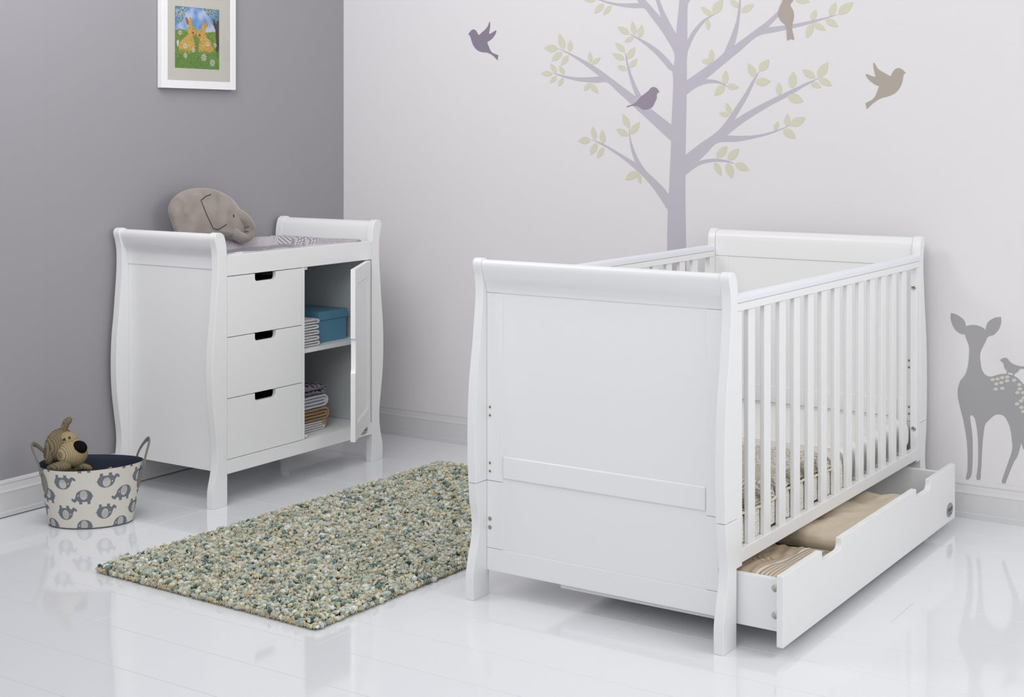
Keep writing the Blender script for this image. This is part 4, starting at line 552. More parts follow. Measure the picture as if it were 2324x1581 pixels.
# sloped moulding round the recessed panel
q0 = [(fr_, dz0+0.060), (dw-fr_, dz0+0.060), (dw-fr_, dz1-0.058), (fr_, dz1-0.058)]; q1 = [(fr_+0.009, dz0+0.069), (dw-fr_-0.009, dz0+0.069), (dw-fr_-0.009, dz1-0.067), (fr_+0.009, dz1-0.067)]
for k in range(4):
    a, b, c, d = q0[k], q0[(k+1) % 4], q1[(k+1) % 4], q1[k]
    g.add([(a[0], 0.001, a[1]), (b[0], 0.001, b[1]), (c[0], 0.0074, c[1]), (d[0], 0.0074, d[1])], [(0, 1, 2, 3)])
door = part(g, 'door', bevel=0.0008, fix=True)
def badge(center, right, up, nrm, rx, rz, txt, parent, off):
    g = G(); c, r_, u_, n_ = [Vector(q) for q in (center, right, up, nrm)]
    M = Matrix((r_*rx, u_*rz, n_)).transposed()
    g.lathe([(0.0, 0.0), (1.0, 0.0), (1.0, 0.0012), (0.94, 0.0022), (0.86, 0.0022), (0.84, 0.0016), (0.0, 0.0016)], Matrix.Translation(c) @ M.to_4x4(), 40)
    g.mi = 1; vs, fs = text_geo(txt, rz*0.78)
    g.add([c + r_*v.x*1.0*(rx*1.55/(rz*0.78*3.05)) + u_*(v.y + rz*0.02) + n_*0.0020 for v in vs], fs)
    k = [(-0.62, -0.47), (0.62, -0.47), (0.5, -0.56), (-0.5, -0.56)]
    g.add([c + r_*a*rx + u_*b*rz + n_*0.0020 for a, b in k], [(0, 1, 2, 3)])
    b = g.build('badge', [STEEL, DARK], parent, off, loc=(0, 0, 0), fix=False); b['label'] = 'small oval metal name badge'; return b
badge((-0.5290, YF-0.0001, 0.1355), (1, 0, 0), (0, 0, 1), (0, -1, 0), 0.030, 0.0185, 'OBABY', brail, DO)
for zz in (0.735, 0.225):
    g = G(); g.box(-0.5035, -0.4905, -0.505, -0.470, zz, zz+0.028); part(g, 'hinge', HINGE, bevel=0.001)
g = G(); g.lathe([(0.0, 0.0), (0.003, 0.0), (0.003, 0.0004), (0, 0.0004)], Matrix.Translation((-0.4903, -0.16, 0.39)) @ Matrix.Rotation(R(-90), 4, 'Y'), 12); part(g, 'shelf_peg_hole', DARK, bevel=0)

# ---------------------------------------------------------------- changing mat
mx0, mx1, my0, my1 = -1.278, -0.497, -0.5225, -0.062
NX, NY = 420, 250
xs_ = np.linspace(mx0, mx1, NX); ys_ = np.linspace(my0, my1, NY); X, Y = np.meshgrid(xs_, ys_)
def sm(t): t = np.clip(t, 0, 1); return t*t*(3-2*t)
dback = my1 - Y; dfront = Y - my0; dleft = X - mx0; dright = mx1 - X
def ridge(d, w, hgt): return hgt*np.where(d < w*0.5, np.sqrt(np.clip(1-((d-w*0.5)/(w*0.5))**2, 0, 1)), 1-sm((d-w*0.5)/(w*0.6)))
H_ = np.maximum.reduce([ridge(dback, 0.075, 0.034), ridge(dfront, 0.055, 0.027), ridge(dleft, 0.06, 0.024), ridge(dright, 0.085, 0.034)])
Zm = 0.8615 + H_ + 0.002*np.sin(X*31)*np.sin(Y*23)
edge = np.minimum.reduce([dback, dfront, dleft, dright]); Zm = np.where(edge < 1e-6, 0.8435, Zm)
g = G(); g.grid([[(X[j, i], Y[j, i], Zm[j, i]) for i in range(NX)] for j in range(NY)])
n = len(g.v); g.box(mx0+.001, mx1-.001, my0+.001, my1-.001, 0.8428, 0.8560)
cm = g.build('changing_mat', ATTV, None, (-0.88, -0.29, 0.8428), smooth=50, fix=False)
tag(cm, 'grey and white patchwork changing mat on top of the changing unit', 'changing mat')
white = lin(208, 205, 208); gry = lin(150, 143, 152); lav = lin(152, 145, 153)
col = np.tile(lav, (NY, NX, 1)); rs = np.random.RandomState(5)
check = ((np.mod(X, 0.0095) < 0.0042) ^ (np.mod(Y+0.7*Zm, 0.0095) < 0.0042))
def setm(mask, c): col[mask] = c if np.ndim(c) == 1 else c[mask]
two = lambda mask, a, b: np.where(mask[..., None], a, b)
star = (np.hypot(np.mod(X, 0.12)-0.06, np.mod(Y, 0.10)-0.05) < 0.009); setm(star, white)
setm(dback < 0.085, two(check, white, gry)); setm((dback < 0.010), white)
setm((dfront < 0.055), two(np.mod(X+Y*0.2, 0.0075) < 0.0036, gry, white)); setm((dfront < 0.055) & (X < -1.17), white)
setm((dleft < 0.07), two(np.mod(Y, 0.012) < 0.005, gry, white))
cells = np.sin(X*330+2*np.sin(Y*90))*np.sin(Y*300+2*np.sin(X*110)) > -0.05
m = ((X > -0.56 + (Y+0.19)*0.95) & (Y < -0.19)) | (dright < 0.085)
setm(m & (dfront < 0.11), two(np.mod(X*0.5+Y, 0.009) < 0.0028, lav, white))
setm(m & (dfront >= 0.11), two(cells, gry, white))
setm((dright < 0.085) & (dback < 0.13), two(np.mod(X-Y*.4, 0.0105) < 0.005, gry, white))
setm((dright < 0.13) & (dfront < 0.20), two(check, lav*0.85, white))
vc = np.tile(white, (len(g.v), 1)); vc[:n] = col.reshape(-1, 3); setcol(cm, vc)

# ---------------------------------------------------------------- elephant cushion leaning on the wall
PLUSH = mat('taupe_plush', (0.235, 0.200, 0.175), 0.95, 0.1, bump=('noise', 260, 0.4, 0.002), sheen=0.6, mottle=(16, (0.315, 0.275, 0.245)))
STITCH = mat('dark_grey_stitching', (0.05, 0.045, 0.06), 0.8)
P_ = [(a/1000, b/1000) for a, b in PILLOW]
P_ = crom(P_ + [P_[0]], 5)[:-1]
cxp, czp = -1.02, 0.965; YC = -0.120
g = G(); NR = 14; vs = []; n = len(P_)
def lean(x, y, z): return (x, y + 0.20*(z-0.99) + 0.012, z)
for side in (-1, 1):
    base = len(vs)
    for k in range(NR+1):
        t = math.sin(k/NR*math.pi/2)
        for (a, b) in P_:
            px_, pz_ = cxp+(a-cxp)*t, czp+(b-czp)*t
            th = 0.034*(max(0, 1-t**3.2))**0.55 * (1 + 0.12*nz(px_, 0, pz_, 14, side)) + 0.0025
            vs.append(lean(px_, YC + side*th, pz_))
    fs = [(base+k*n+i, base+k*n+(i+1) % n, base+(k+1)*n+(i+1) % n, base+(k+1)*n+i) for k in range(NR) for i in range(n)]
    if side == -1: b0 = base; F = fs
    else: F += fs
F += [(b0+NR*n+i, b0+NR*n+(i+1) % n, base+NR*n+(i+1) % n, base+NR*n+i) for i in range(n)]
g.add(vs, F)
ep = g.build('elephant_cushion', PLUSH, None, (cxp, YC, 0.872), smooth=70)
tag(ep, 'taupe plush elephant-head cushion with a curled trunk, sitting on the changing mat', 'cushion')
PE = (cxp, YC, 0.872)
T_ = crom([(a/1000, b/1000) for a, b in PTRUNK], 5); g = G(); nT = len(T_)
tp = [lean(a, YC + 0.014 - 0.036*math.sin(min(1, i/nT*2.2)*math.pi/2), b + 0.003) for i, (a, b) in enumerate(T_)]
g.tube(tp, [0.010, 0.016, 0.021, 0.025, 0.028] + [0.030 - 0.010*(i/nT) for i in range(nT-8)] + [0.018, 0.013, 0.005], 18, flat=0.85)
g.build('trunk', PLUSH, ep, PE, loc=(0, 0, 0), smooth=70)
g = G()
E_ = [(a/1000, b/1000) for a, b in PEAR]; path = []
for i in range(len(E_)-1):
    for k in range(5):
        t = k/5; path.append((E_[i][0]*(1-t)+E_[i+1][0]*t, E_[i][1]*(1-t)+E_[i+1][1]*t))
path.append(E_[-1])
def tscale(x, z):     # radial position inside the cushion outline
    lo, hi = 0.0, 1.6; d = Vector((x-cxp, z-czp)); L = d.length
    if L < 1e-6: return 0
    dn = d/L; r = 1e9
    for i in range(n):
        a, b = Vector(P_[i]) - Vector((cxp, czp)), Vector(P_[(i+1) % n]) - Vector((cxp, czp)); e = b-a; den = dn.x*e.y - dn.y*e.x
        if abs(den) < 1e-12: continue
        s_ = (a.x*e.y-a.y*e.x)/den; q = (a.x*dn.y-a.y*dn.x)/den
        if s_ > 0 and 0 <= q <= 1: r = min(r, s_)
    return min(L/r, 0.99)
def front(x, z, e=0.0):
    t = tscale(x, z); th = 0.034*(1-t**3.2)**0.55*(1+0.12*nz(x, 0, z, 14, -1)) + 0.0025
    return lean(x, YC - th - e, z)
g.tube([front(a, b, 0.0006) for a, b in path], 0.0018, 8)
g.build('ear_stitching', STITCH, ep, PE, loc=(0, 0, 0))
a, b = PILEYE[0]; g = G(); q = front(a/1000, b/1000, 0.0006); g.ell(q, 0.0042, 0.0016, 0.0065, n=16, m=8); g.build('eye', STITCH, ep, PE, loc=(0, 0, 0))
g = G()
for ln in ([(-0.7986, 0.9406), (-0.781, 0.9459), (-0.760, 0.9455)], [(-0.8008, 0.9236), (-0.781, 0.9287), (-0.7544, 0.924)], [(-0.7964, 0.9179), (-0.7766, 0.9199), (-0.7533, 0.9115)]):
    pl = []
    for x_, z_ in crom(ln, 5):
        k_ = min(range(nT), key=lambda i: (T_[i][0]-x_)**2+(T_[i][1]+0.003-z_)**2); c_ = Vector(tp[k_]); r_ = 0.029-0.009*(k_/nT)
        d_ = math.hypot(x_-c_.x, z_-c_.z); pl.append((x_, c_.y - 0.85*math.sqrt(max(r_*r_-d_*d_, (0.62*r_)**2)) - 0.0014, z_))
    g.tube(pl, 0.0012, 6)
g.build('trunk_stitching', STITCH, ep, PE, loc=(0, 0, 0))

# ---------------------------------------------------------------- things inside the changing unit
def ribbon(pts, t):
    # closed outline of a strip of thickness t round a centre line
    L = []; Rr = []
    for i, p in enumerate(pts):
        a = Vector(pts[max(i-1, 0)]); b = Vector(pts[min(i+1, len(pts)-1)]); d = (b-a).normalized(); nn = Vector((-d.y, d.x))
        L.append(tuple(Vector(p)+nn*t/2)); Rr.append(tuple(Vector(p)-nn*t/2))
    return L + Rr[::-1]
def folded(name, b, nfold, m, label, cat, group=None, seed=0, colf=None, sag=0.003):
    x0, x1, y0, y1, z0, z1 = b; g = G(); H = z1-z0; zc = (z0+z1)/2; t = H/(2*nfold)*0.94
    NYS = 26
    for k in range(nfold):
        r_ = H/2 - t*(k+0.5)*1.06; r_ = max(r_, t*0.45)
        rx = min(r_, H*0.30) if k == 0 else r_
        xe = x1 - (H/2) - 0.0*k
        cl = [(x0 + (xe-x0)*i/16, zc - r_) for i in range(17)] + [(xe + r_*math.cos(a), zc + r_*math.sin(a)) for a in np.linspace(-math.pi/2, math.pi/2, 13)[1:-1]] + [(xe + (x0-xe)*i/16, zc + r_) for i in range(17)]
        out_ = ribbon(cl, t); nn = len(out_); rows = []
        for j in range(NYS+1):
            y = y0 + (y1-y0)*j/NYS; e = min(j, NYS-j)
            sc = {0: 0.55, 1: 0.86}.get(e, 1.0); row = []
            for i, (a, c) in enumerate(out_):
                ca, cc = cl[i] if i < len(cl) else cl[nn-1-i]
                X_, Z_ = ca + (a-ca)*sc, cc + (c-cc)*sc
                dz_ = sag*nz(X_, y, 0, 13, seed+k*3) * (0.4+0.6*(Z_-z0)/H)
                row.append((X_ + 0.004*nz(0, y, Z_, 20, seed), y + 0.003*nz(X_, 0, Z_, 25, seed+5), max(Z_ + dz_, z0+0.0004)))
            rows.append(row + [row[0]])
        g.grid(rows); g.add(rows[0][:-1], [tuple(range(nn))]); g.add(rows[-1][:-1], [tuple(range(nn))])
    o = g.build(name, m, None, ((x0+x1)/2, (y0+y1)/2, z0), smooth=50)
    tag(o, label, cat, group)
    if colf is not None:
        v_ = verts_of(o) + np.array(o.location); setcol(o, colf(v_))
    return o
MUSLIN = mat('white_muslin', (0.74, 0.73, 0.74), 0.9, 0.1)
def print_dots(v_):
    c = np.tile(lin(218, 215, 220), (len(v_), 1)); d = (np.mod(v_[:, 0]*37+v_[:, 1]*11+v_[:, 2]*53, 1) < 0.06) ; c[d] = lin(165, 165, 175); return c
LAB = ['uppermost of the five folded white muslins on the middle shelf', 'second muslin from the top, in the pile on the middle shelf', 'middle muslin of the folded pile on the middle shelf', 'second muslin from the bottom, in the pile on the middle shelf', 'lowest folded white muslin, lying on the middle shelf']
zz = 0.4980
for k in range(5):
    folded('folded_muslin', (-0.8670, -0.738 - (0.004 if k in (1, 2) else 0) - (0.004 if k > 2 else 0), -0.500, -0.290, zz, zz+0.0205), 1, ATT if k % 2 == 0 else MUSLIN, LAB[4-k], 'muslin cloth', 'folded muslins on the middle shelf', seed=k*7, colf=print_dots if k % 2 == 0 else None, sag=0.0012)
    zz += 0.0212
BOXC = mat('teal_blue_card', (0.10, 0.27, 0.39), 0.45, 0.4); LABC = mat('silver_label', (0.42, 0.41, 0.40), 0.3, 0.5, metal=0.6)
bx = empty('gift_box', (-0.618, -0.36, 0.4978), 'blue lidded keepsake box on the middle shelf behind the muslins', 'box'); BO = (-0.618, -0.36, 0.4978)
g = G(); g.box(-0.703, -0.534, -0.460, -0.270, 0.4980, 0.585); g.build('box_base', BOXC, bx, BO, bevel=0.0008, loc=(0, 0, 0))
g = G(); g.box(-0.707, -0.530, -0.464, -0.266, 0.5855, 0.6185); g.box(-0.7069, -0.7035, -0.4638, -0.2662, 0.583, 0.5856); ld = g.build('lid', BOXC, bx, BO, bevel=0.0008, loc=(0, 0, 0))
g = G(); g.lathe([(0.0, 0.0), (0.026, 0.0), (0.028, 0.0006), (0.026, 0.0012), (0.0, 0.0012)], Matrix.Translation((-0.645, -0.40, 0.6186)), 24); g.build('silver_label', LABC, ld, BO, loc=(0, 0, 0))
g = G(); g.box(-0.655, -0.615, -0.33, -0.30, 0.6186, 0.6196); g.build('silver_card', LABC, ld, BO, loc=(0, 0, 0))
TAN = mat('tan_fleece', (0.39, 0.25, 0.15), 0.95, 0.1, bump=('noise', 400, 0.3, 0.001), sheen=0.2)
LILW = mat('pale_lilac_jersey', (0.60, 0.595, 0.68), 0.9, 0.1, sheen=0.2)
TOWW = mat('white_terry', (0.74, 0.74, 0.75), 0.95, 0.1, bump=('noise', 500, 0.4, 0.001))
o = folded('folded_towel', (-0.8670, -0.672, -0.472, -0.25, 0.1622, 0.1985), 2, TOWW, 'white towel with a yellow tab, lowest in the pile at the bottom of the unit', 'towel', 'folded linen at the bottom of the unit', seed=3, sag=0.001)
g = G(); g.box(-0.694, -0.676, -0.4755, -0.4715, 0.182, 0.199); g.build('tab', mat('yellow_ribbon', (0.50, 0.27, 0.02), 0.7), o, o.location, loc=(0, 0, 0), bevel=0.0006)
folded('folded_blanket', (-0.8670, -0.650, -0.474, -0.245, 0.1990, 0.2480), 2, TAN, 'tan fleece blanket folded in the pile at the bottom of the unit', 'blanket', 'folded linen at the bottom of the unit', seed=9, sag=0.0015)
folded('folded_blanket', (-0.8670, -0.655, -0.470, -0.25, 0.2485, 0.2990), 2, LILW, 'pale lilac-white blanket folded between the tan and the striped blanket', 'blanket', 'folded linen at the bottom of the unit', seed=15, sag=0.0015)
def stripes(v_):
    t = v_[:, 0]*1.0 + 0.35*v_[:, 1] + 1.6*(v_[:, 2]-0.32); k = np.floor(np.mod(t/0.0105, 6)).astype(int)
    pal = np.array([lin(60, 58, 66), lin(190, 182, 175), lin(120, 112, 122), lin(185, 178, 182), lin(75, 72, 82), lin(140, 130, 150)]); return pal[k]
KN = mat('striped_chunky_knit', (1, 1, 1), 0.95, 0.1, attr='Col', bump=('voronoi', 330, 1.0, 0.003))
folded('striped_blanket', (-0.8670, -0.662, -0.474, -0.25, 0.2995, 0.3360), 1, KN, 'charcoal and cream striped knitted blanket on top of the lower pile', 'blanket', 'folded linen at the bottom of the unit', seed=21, colf=stripes, sag=0.003)

# ---------------------------------------------------------------- cot
CO = Vector((-1.668, -2.637, 0)); CR = -0.0075; LC = 1.641; WC = 0.800; TP = 0.0272
cot = empty('cot_bed', CO, 'white sleigh cot bed with slatted sides, largest piece of furniture in the room', 'cot', rz=CR)
CM = Matrix.Translation(CO) @ Matrix.Rotation(CR, 4, 'Z')
def cw(x, y, z=0): return tuple(CM @ Vector((x, y, z)))
def cpart(g, name, m=PAINT, parent=cot, bevel=0.0014, **k):
    return g.build(name, m, parent, (0, 0, 0), bevel=bevel, loc=(0, 0, 0), **k)
ZS = 0.3285
CPF = crom([(0.0018, 0.0), (0.0006, 0.060), (0.0040, 0.086), (0.0120, 0.119), (0.0243, 0.158), (0.0305, 0.199), (0.0280, 0.235), (0.0200, 0.276), (0.0143, ZS-0.0006)], 5)
CPU = crom([(0.0143, ZS+0.0006), (0.0100, 0.40), (0.0093, 0.481), (0.0112, 0.538), (0.0167, 0.613), (0.0248, 0.669), (0.0338, 0.725), (0.0410, 0.782), (0.0472, 0.831), (0.0490, 0.872), (0.0455, 0.912), (0.0385, 0.934), (0.0355, 0.948), (0.0385, 0.958), (0.0460, 0.9635), (0.0560, 0.9650), (0.0670, 0.9620), (0.0780, 0.9520), (0.0855, 0.9360), (0.0885, 0.915), (0.0880, 0.870)], 5)
XB = 0.0825
PU = CPU + [(0.0835, 0.60), (XB, ZS+0.0006)]; PL = CPF + [(XB, ZS-0.0006), (XB-0.003, 0.0)]
ROLL = [(0.0685, 0.8655)] + crom([(0.0665, 0.876), (0.0600, 0.891), (0.0525, 0.905), (0.0460, 0.920), (0.0405, 0.936), (0.0385, 0.948), (0.0415, 0.956), (0.0500, 0.9605), (0.0600, 0.960), (0.0700, 0.955), (0.0785, 0.943), (0.0820, 0.925)], 5) + [(0.0822, 0.8655)]
for end in (0, 1):
    f = (lambda P_: P_) if not end else (lambda P_: [(LC-a, b) for a, b in P_])
    def bx_(g, x0, x1, *r):
        (a,), (b,) = [(q[0][0],) for q in (f([(x0, 0)]), f([(x1, 0)]))]; g.box(min(a, b), max(a, b), *r)
    nm = 'headboard' if end else 'footboard'
    g = G(); bx_(g, 0.0708, 0.0785, TP+0.05, WC-TP-0.05, 0.1365, 0.868)
    eb = cpart(g, nm, bevel=0)
    for y0 in (0.0, WC-TP):
        g = G(); g.prism(f(PU), 'y', y0, y0+TP); cpart(g, 'upper_post', parent=eb, smooth=30)
        g = G(); g.prism(f(PL), 'y', y0, y0+TP); cpart(g, 'leg', parent=eb, smooth=30)
    g = G(); g.prism(f(ROLL), 'y', TP+0.0003, WC-TP-0.0003); cpart(g, 'roll_rail', parent=eb, smooth=30)
    for y0, y1 in ((TP+0.0003, 0.0815), (WC-0.0815, WC-TP-0.0003)):
        g = G(); bx_(g, 0.0680, 0.0822, y0, y1, 0.1370, ZS-0.0005); bx_(g, 0.0680, 0.0822, y0, y1, ZS+0.0005, 0.8648)
        cpart(g, 'stile', parent=eb, bevel=0.0016)
    g = G(); bx_(g, 0.0655, 0.0822, 0.0820, WC-0.0820, 0.3395, 0.4035); cpart(g, 'middle_rail', parent=eb, bevel=0.0045)
    g = G(); bx_(g, 0.0675, 0.0822, TP+0.0003, WC-TP-0.0003, 0.0726, 0.1363); cpart(g, 'bottom_rail', parent=eb, bevel=0.0018)
    # bolts (foot and head end, outer and inner faces)
    for y in (0.0395, WC-0.0385):
        for z, deep in ((0.5384, 0), (0.5149, 0), (0.3790, 0), (0.3555, 0), (0.2199, 1), (0.1954, 1)):
            for face in ((0, 1) if end else (0,)):
                x = 0.0678 if not face else 0.0824
                x = f([(x, 0)])[0][0]; sx = (-1 if not face else 1)*(1 if not end else -1)
                M = Matrix.Translation((x, y, z)) @ Matrix.Rotation(R(90*sx), 4, 'Y')
                g = G(); g.mi = 0; g.lathe([(0.0064, 0.0), (0.0064, 0.0009), (0.0056, 0.0014), (0.0036, 0.0010), (0.0033, 0.0006)], M, 18)
                g.mi = 1; g.lathe([(0.0034, 0.0007), (0.0, 0.0007)], M, 18)
                if deep: g.mi = 2; g.lathe([(0.0020, 0.0009), (0.0012, 0.0012), (0.0, 0.0012)], M, 12)
                b = cpart(g, 'bolt', [STEEL if deep else CAPW, HOLE, STEEL], parent=eb, bevel=0)
# the two slatted sides
slat_mesh = None
for side in (0, 1):
    Y0, Y1 = (0.0005, 0.0245) if not side else (WC-0.0245, WC-0.0005)
    xa, xb = 0.0832, LC-0.0832
    g = G(); g.box(xa, xb, Y0, Y1, 0.8610, 0.8815)
    sr = cpart(g, 'side_rail', bevel=0.0012)
    ym = (Y0+Y1)/2
    g = G(); g.prism([(ym-0.0135, 0.8823), (ym-0.0135, 0.8930)] + [(ym-0.0135*math.cos(t), 0.893+0.0125*math.sin(t)) for t in np.linspace(0.25, math.pi-0.25, 12)] + [(ym+0.0135, 0.8930), (ym+0.0135, 0.8823)], 'x', xa+0.0008, xb-0.0008)
    cpart(g, 'teething_rail', RAILCAP, parent=sr, bevel=0.0015, smooth=40)['label'] = 'pale lilac plastic rail cap'
    g = G(); g.box(xa+0.0345, xb-0.0345, Y0, Y1, 0.2085, 0.2440); cpart(g, 'lower_rail', parent=sr)
    for a, b in ((xa, xa+0.034), (xb-0.034, xb)):
        g = G(); g.box(a, b, Y0+0.0005, Y1-0.0005, 0.2000, 0.8605); cpart(g, 'end_stile', parent=sr)
    for k in range(13):
        x = 0.1670 + 0.1020*k
        if slat_mesh is None:
            g = G(); g.box(0, 0.0425, -0.0068, 0.0068, 0.2436, 0.8612); s_ = g.build('slat', PAINT, sr, (0, 0, 0), bevel=0.0022, loc=(x, ym, 0)); slat_mesh = s_
        else:
            s_ = slat_mesh.copy(); COL.objects.link(s_); s_.parent = sr; s_.location = (x, ym, 0)
# bolts that hold the sides to the headboard
for z in (0.7930, 0.3130):
    M = Matrix.Translation((LC-0.0832-0.0341, 0.0125, z)) @ Matrix.Rotation(R(-90), 4, 'Y')
    g = G(); g.lathe([(0.0085, 0.0), (0.0085, 0.0010), (0.0070, 0.0016), (0.0052, 0.0008), (0.0, 0.0008)], M, 20); g.mi = 1; g.lathe([(0.0030, 0.0010), (0.0, 0.0010)], M, 12)
    cpart(g, 'side_bolt', [STEEL, HOLE], bevel=0)
g = G(); g.box(0.0845, LC-0.0845, 0.030, WC-0.030, 0.222, 0.236)
for k in range(2): g.box(0.086, LC-0.086, 0.026+k*(WC-0.072), 0.046+k*(WC-0.072), 0.205, 0.2219)
cpart(g, 'mattress_base')

# ---------------------------------------------------------------- mattress and bedding
MZ0, MZ1 = 0.2365, 0.3380
def in_cot(o): o.location = cot.location; o.rotation_euler = (0, 0, CR); return o
mt = rbox('mattress', (0.0865, LC-0.0865, 0.030, WC-0.030, MZ0, MZ1), 0.036, SHEET, off=(0, 0, 0), n=(70, 36, 6),
          disp=lambda x, y, z: (0, 0.004*nz(x, y, z, 9, 3)*(1 if y < 0.1 else 0), (0.004*nz(x, y, 0, 6, 1) + 0.0022*nz(x*.3, y*3, 0, 11, 8))*(1 if z > 0.3 else 0)))
in_cot(mt); tag(mt, 'cot mattress in a white cotton sheet, lying inside the cot', 'mattress')
def drape(name, x0, x1, t, zlo, zhi_fn, m, label, cat, nx, ns, off_, colf=None, amp=0.003, seed=0, thick=0.005):
    # cloth following the mattress outline: down the near side, over the top, down the far side
    ya, yb, r_ = 0.030-off_, WC-0.030+off_, 0.036+off_; zt = MZ1+off_
    prof = []; 
    def add(y, z): prof.append((y, z))
    L1 = zt - r_
    for i in range(ns[0]+1): add(ya, None)
    top = [(ya + r_ + (yb-ya-2*r_)*i/ns[1], zt) for i in range(1, ns[1])]
    arc2 = [(yb - r_ + r_*math.sin(a), zt - r_ + r_*math.cos(a)) for a in np.linspace(0, math.pi/2, 12)]
    rows = []; S = []
    for i in range(nx+1):
        x = x0 + (x1-x0)*i/nx; zl = zhi_fn(x); row = []; ss = []
        side = [(ya, zl + (L1-zl)*k/ns[0]) for k in range(ns[0]+1)] if zl < L1 else []
        a0 = 0 if zl < L1 else math.asin(min(1, (zl-L1)/r_))
        arc = [(ya + r_ - r_*math.cos(a), zt - r_ + r_*math.sin(a)) for a in np.linspace(a0, math.pi/2, 22)[(1 if side else 0):]]
        pts = side + arc
        pts = pts + top + arc2 + [(yb, L1 - (L1-zlo)*k/6) for k in range(1, 7)]
        s_ = 0
        for k, (y, z) in enumerate(pts):
            if k: s_ += math.hypot(y-pts[k-1][0], z-pts[k-1][1])
            d = amp*nz(x, y, z, 10, seed)
            dy = -abs(d)*(1 if y < ya+r_*0.8 else 0); dz = (abs(d)+amp*0.5*nz(x, y, z, 25, seed+3)) if z > zt-r_*0.6 else 0
            row.append((x + 0.5*amp*nz(y, z, x, 18, seed), y+dy*0.7, z+dz)); ss.append(s_)
        rows.append(row); S.append(ss)
    g = G(); g.grid(rows); o = g.build(name, m, None, (0, 0, 0), smooth=60, fix=False); in_cot(o)
    if colf is not None:
        v_ = verts_of(o); setcol(o, colf(v_, np.array(S).ravel()))
    sd = o.modifiers.new('thickness', 'SOLIDIFY'); sd.thickness = thick; sd.offset = 1
    tag(o, label, cat); return o
bl = drape('cellular_blanket', 0.0900, 0.925, 0, 0.255, lambda x: 0.2475 + 0.004*math.sin(x*21), WAFFLE, 'cream cellular knitted blanket tucked over the foot half of the mattress', 'blanket', 180, (16, 60), 0.0045, amp=0.004, thick=-0.004)
def QZ(x): return 0.3260 + 0.004*math.sin(x*13+1)
def patch(v_, S):
    x, y, z = v_.T; s = S + 0.0*y; n = len(x)
    cream = lin(214, 210, 203); c = np.tile(cream, (n, 1)); olive = lin(132, 128, 98); brown = lin(150, 140, 130)
    px_ = np.floor((x-0.06)/0.165).astype(int); py_ = np.floor((s-0.045)/0.150).astype(int); k = np.mod(px_*2+py_*3, 5)
    stp = np.mod(x*0.75+s*0.65, 0.0085) < 0.0038; stp2 = np.mod(s-x*0.2, 0.0095) < 0.0042
    spots = (np.sin(x*420+2*np.sin(s*120))*np.sin(s*330+2*np.sin(x*150))) > 0.12
    gh = (np.mod(x, 0.0060) < 0.0030).astype(int) + (np.mod(s, 0.0066) < 0.0033).astype(int)
    c = np.where((k == 0)[:, None] & stp[:, None], brown, c); c = np.where((k == 1)[:, None] & spots[:, None], brown*1.1, c)
    c = np.where((k == 2)[:, None] & stp2[:, None], olive*1.1, c); c = np.where((k == 3)[:, None] & spots[:, None], olive*1.25, c)
    c = np.where((k == 4)[:, None] & (gh == 1)[:, None], olive*1.25, c)
    b = s < 0.050+0.006*np.sin(x*9)                       # gingham border along the near edge
    g_ = np.where((gh == 2)[:, None], olive*0.62, np.where((gh == 1)[:, None], olive*0.95, cream*0.92))
    g2 = np.where(spots[:, None], olive*0.9, cream*0.9)
    alt = np.mod(np.floor((x-0.09)/0.20), 2) < 0.5
    c = np.where(b[:, None], np.where(alt[:, None], g_, g2), c)
    return c
ql = drape('patchwork_quilt', 0.0920, 0.800, 0, 0.300, lambda x: QZ(x), ATT, 'patchwork baby quilt with gingham edge spread on the foot end of the mattress', 'quilt', 560, (8, 380), 0.0115, patch, amp=0.006, seed=11, thick=-0.006)
g = G(); rq = 0.0475; g.tube([(x, 0.0185+rq-rq*math.cos(math.asin((QZ(x)-0.302)/rq))-0.005-0.003*abs(nz(x, 0, 0, 10, 11)), QZ(x)-0.002+0.0010*math.sin(x*210)) for x in np.linspace(0.092, 0.80, 200)], 0.0042, 8)
pp = g.build('piped_edge', mat('cream_piping', (0.62, 0.58, 0.46), 0.9, 0.1), ql, (0, 0, 0), loc=(0, 0, 0)); pp['label'] = 'cream piped edge'

# ---------------------------------------------------------------- drawer pulled out from under the cot
UX0, UX1, UYF = -1.6120, -0.1370, -2.7750
UO = (-0.874, -2.45, 0.0)
ub = empty('underbed_drawer', UO, 'white wheeled storage drawer pulled half out from under the cot', 'drawer')
def upart(g, name, m=PAINT, parent=ub, bevel=0.0014, **k): return g.build(name, m, parent, UO, bevel=bevel, loc=(0, 0, 0), **k)
def notch(cx, hw, zt, d, r_=0.016):
    rr = [(cx+hw, zt), (cx+hw, zt-d+r_)] + [(cx+hw-r_+r_*math.cos(t), zt-d+r_-r_*math.sin(t)) for t in (0.3, 0.6, 0.9, 1.2, 1.5708)]
    return rr + [(cx-hw+r_-r_*math.sin(t), zt-d+r_-r_*math.cos(t)) for t in (0, 0.37, 0.67, 0.97, 1.27)] + [(cx-hw, zt-d+r_), (cx-hw, zt)]
ZT = 0.2105
g = G(); g.prism([(UX0, 0.030), (UX1, 0.030), (UX1, ZT)] + notch(-0.4790, 0.0720, ZT, 0.030) + notch(-1.2740, 0.0720, ZT, 0.030) + [(UX0, ZT)], 'y', UYF, UYF+0.018)
fp = upart(g, 'front_panel', bevel=0.0018)
for a in (-1.575, -0.1745-0.018):
    g = G(); g.box(a, a+0.018, UYF+0.0185, -2.10, 0.056, 0.1885); upart(g, 'side_board')
g = G(); g.box(-1.5565, -0.193, -2.118, -2.1005, 0.056, 0.1885); upart(g, 'back_board')
g = G(); g.box(-1.5565, -0.193, UYF+0.0185, -2.119, 0.060, 0.068); upart(g, 'drawer_floor')
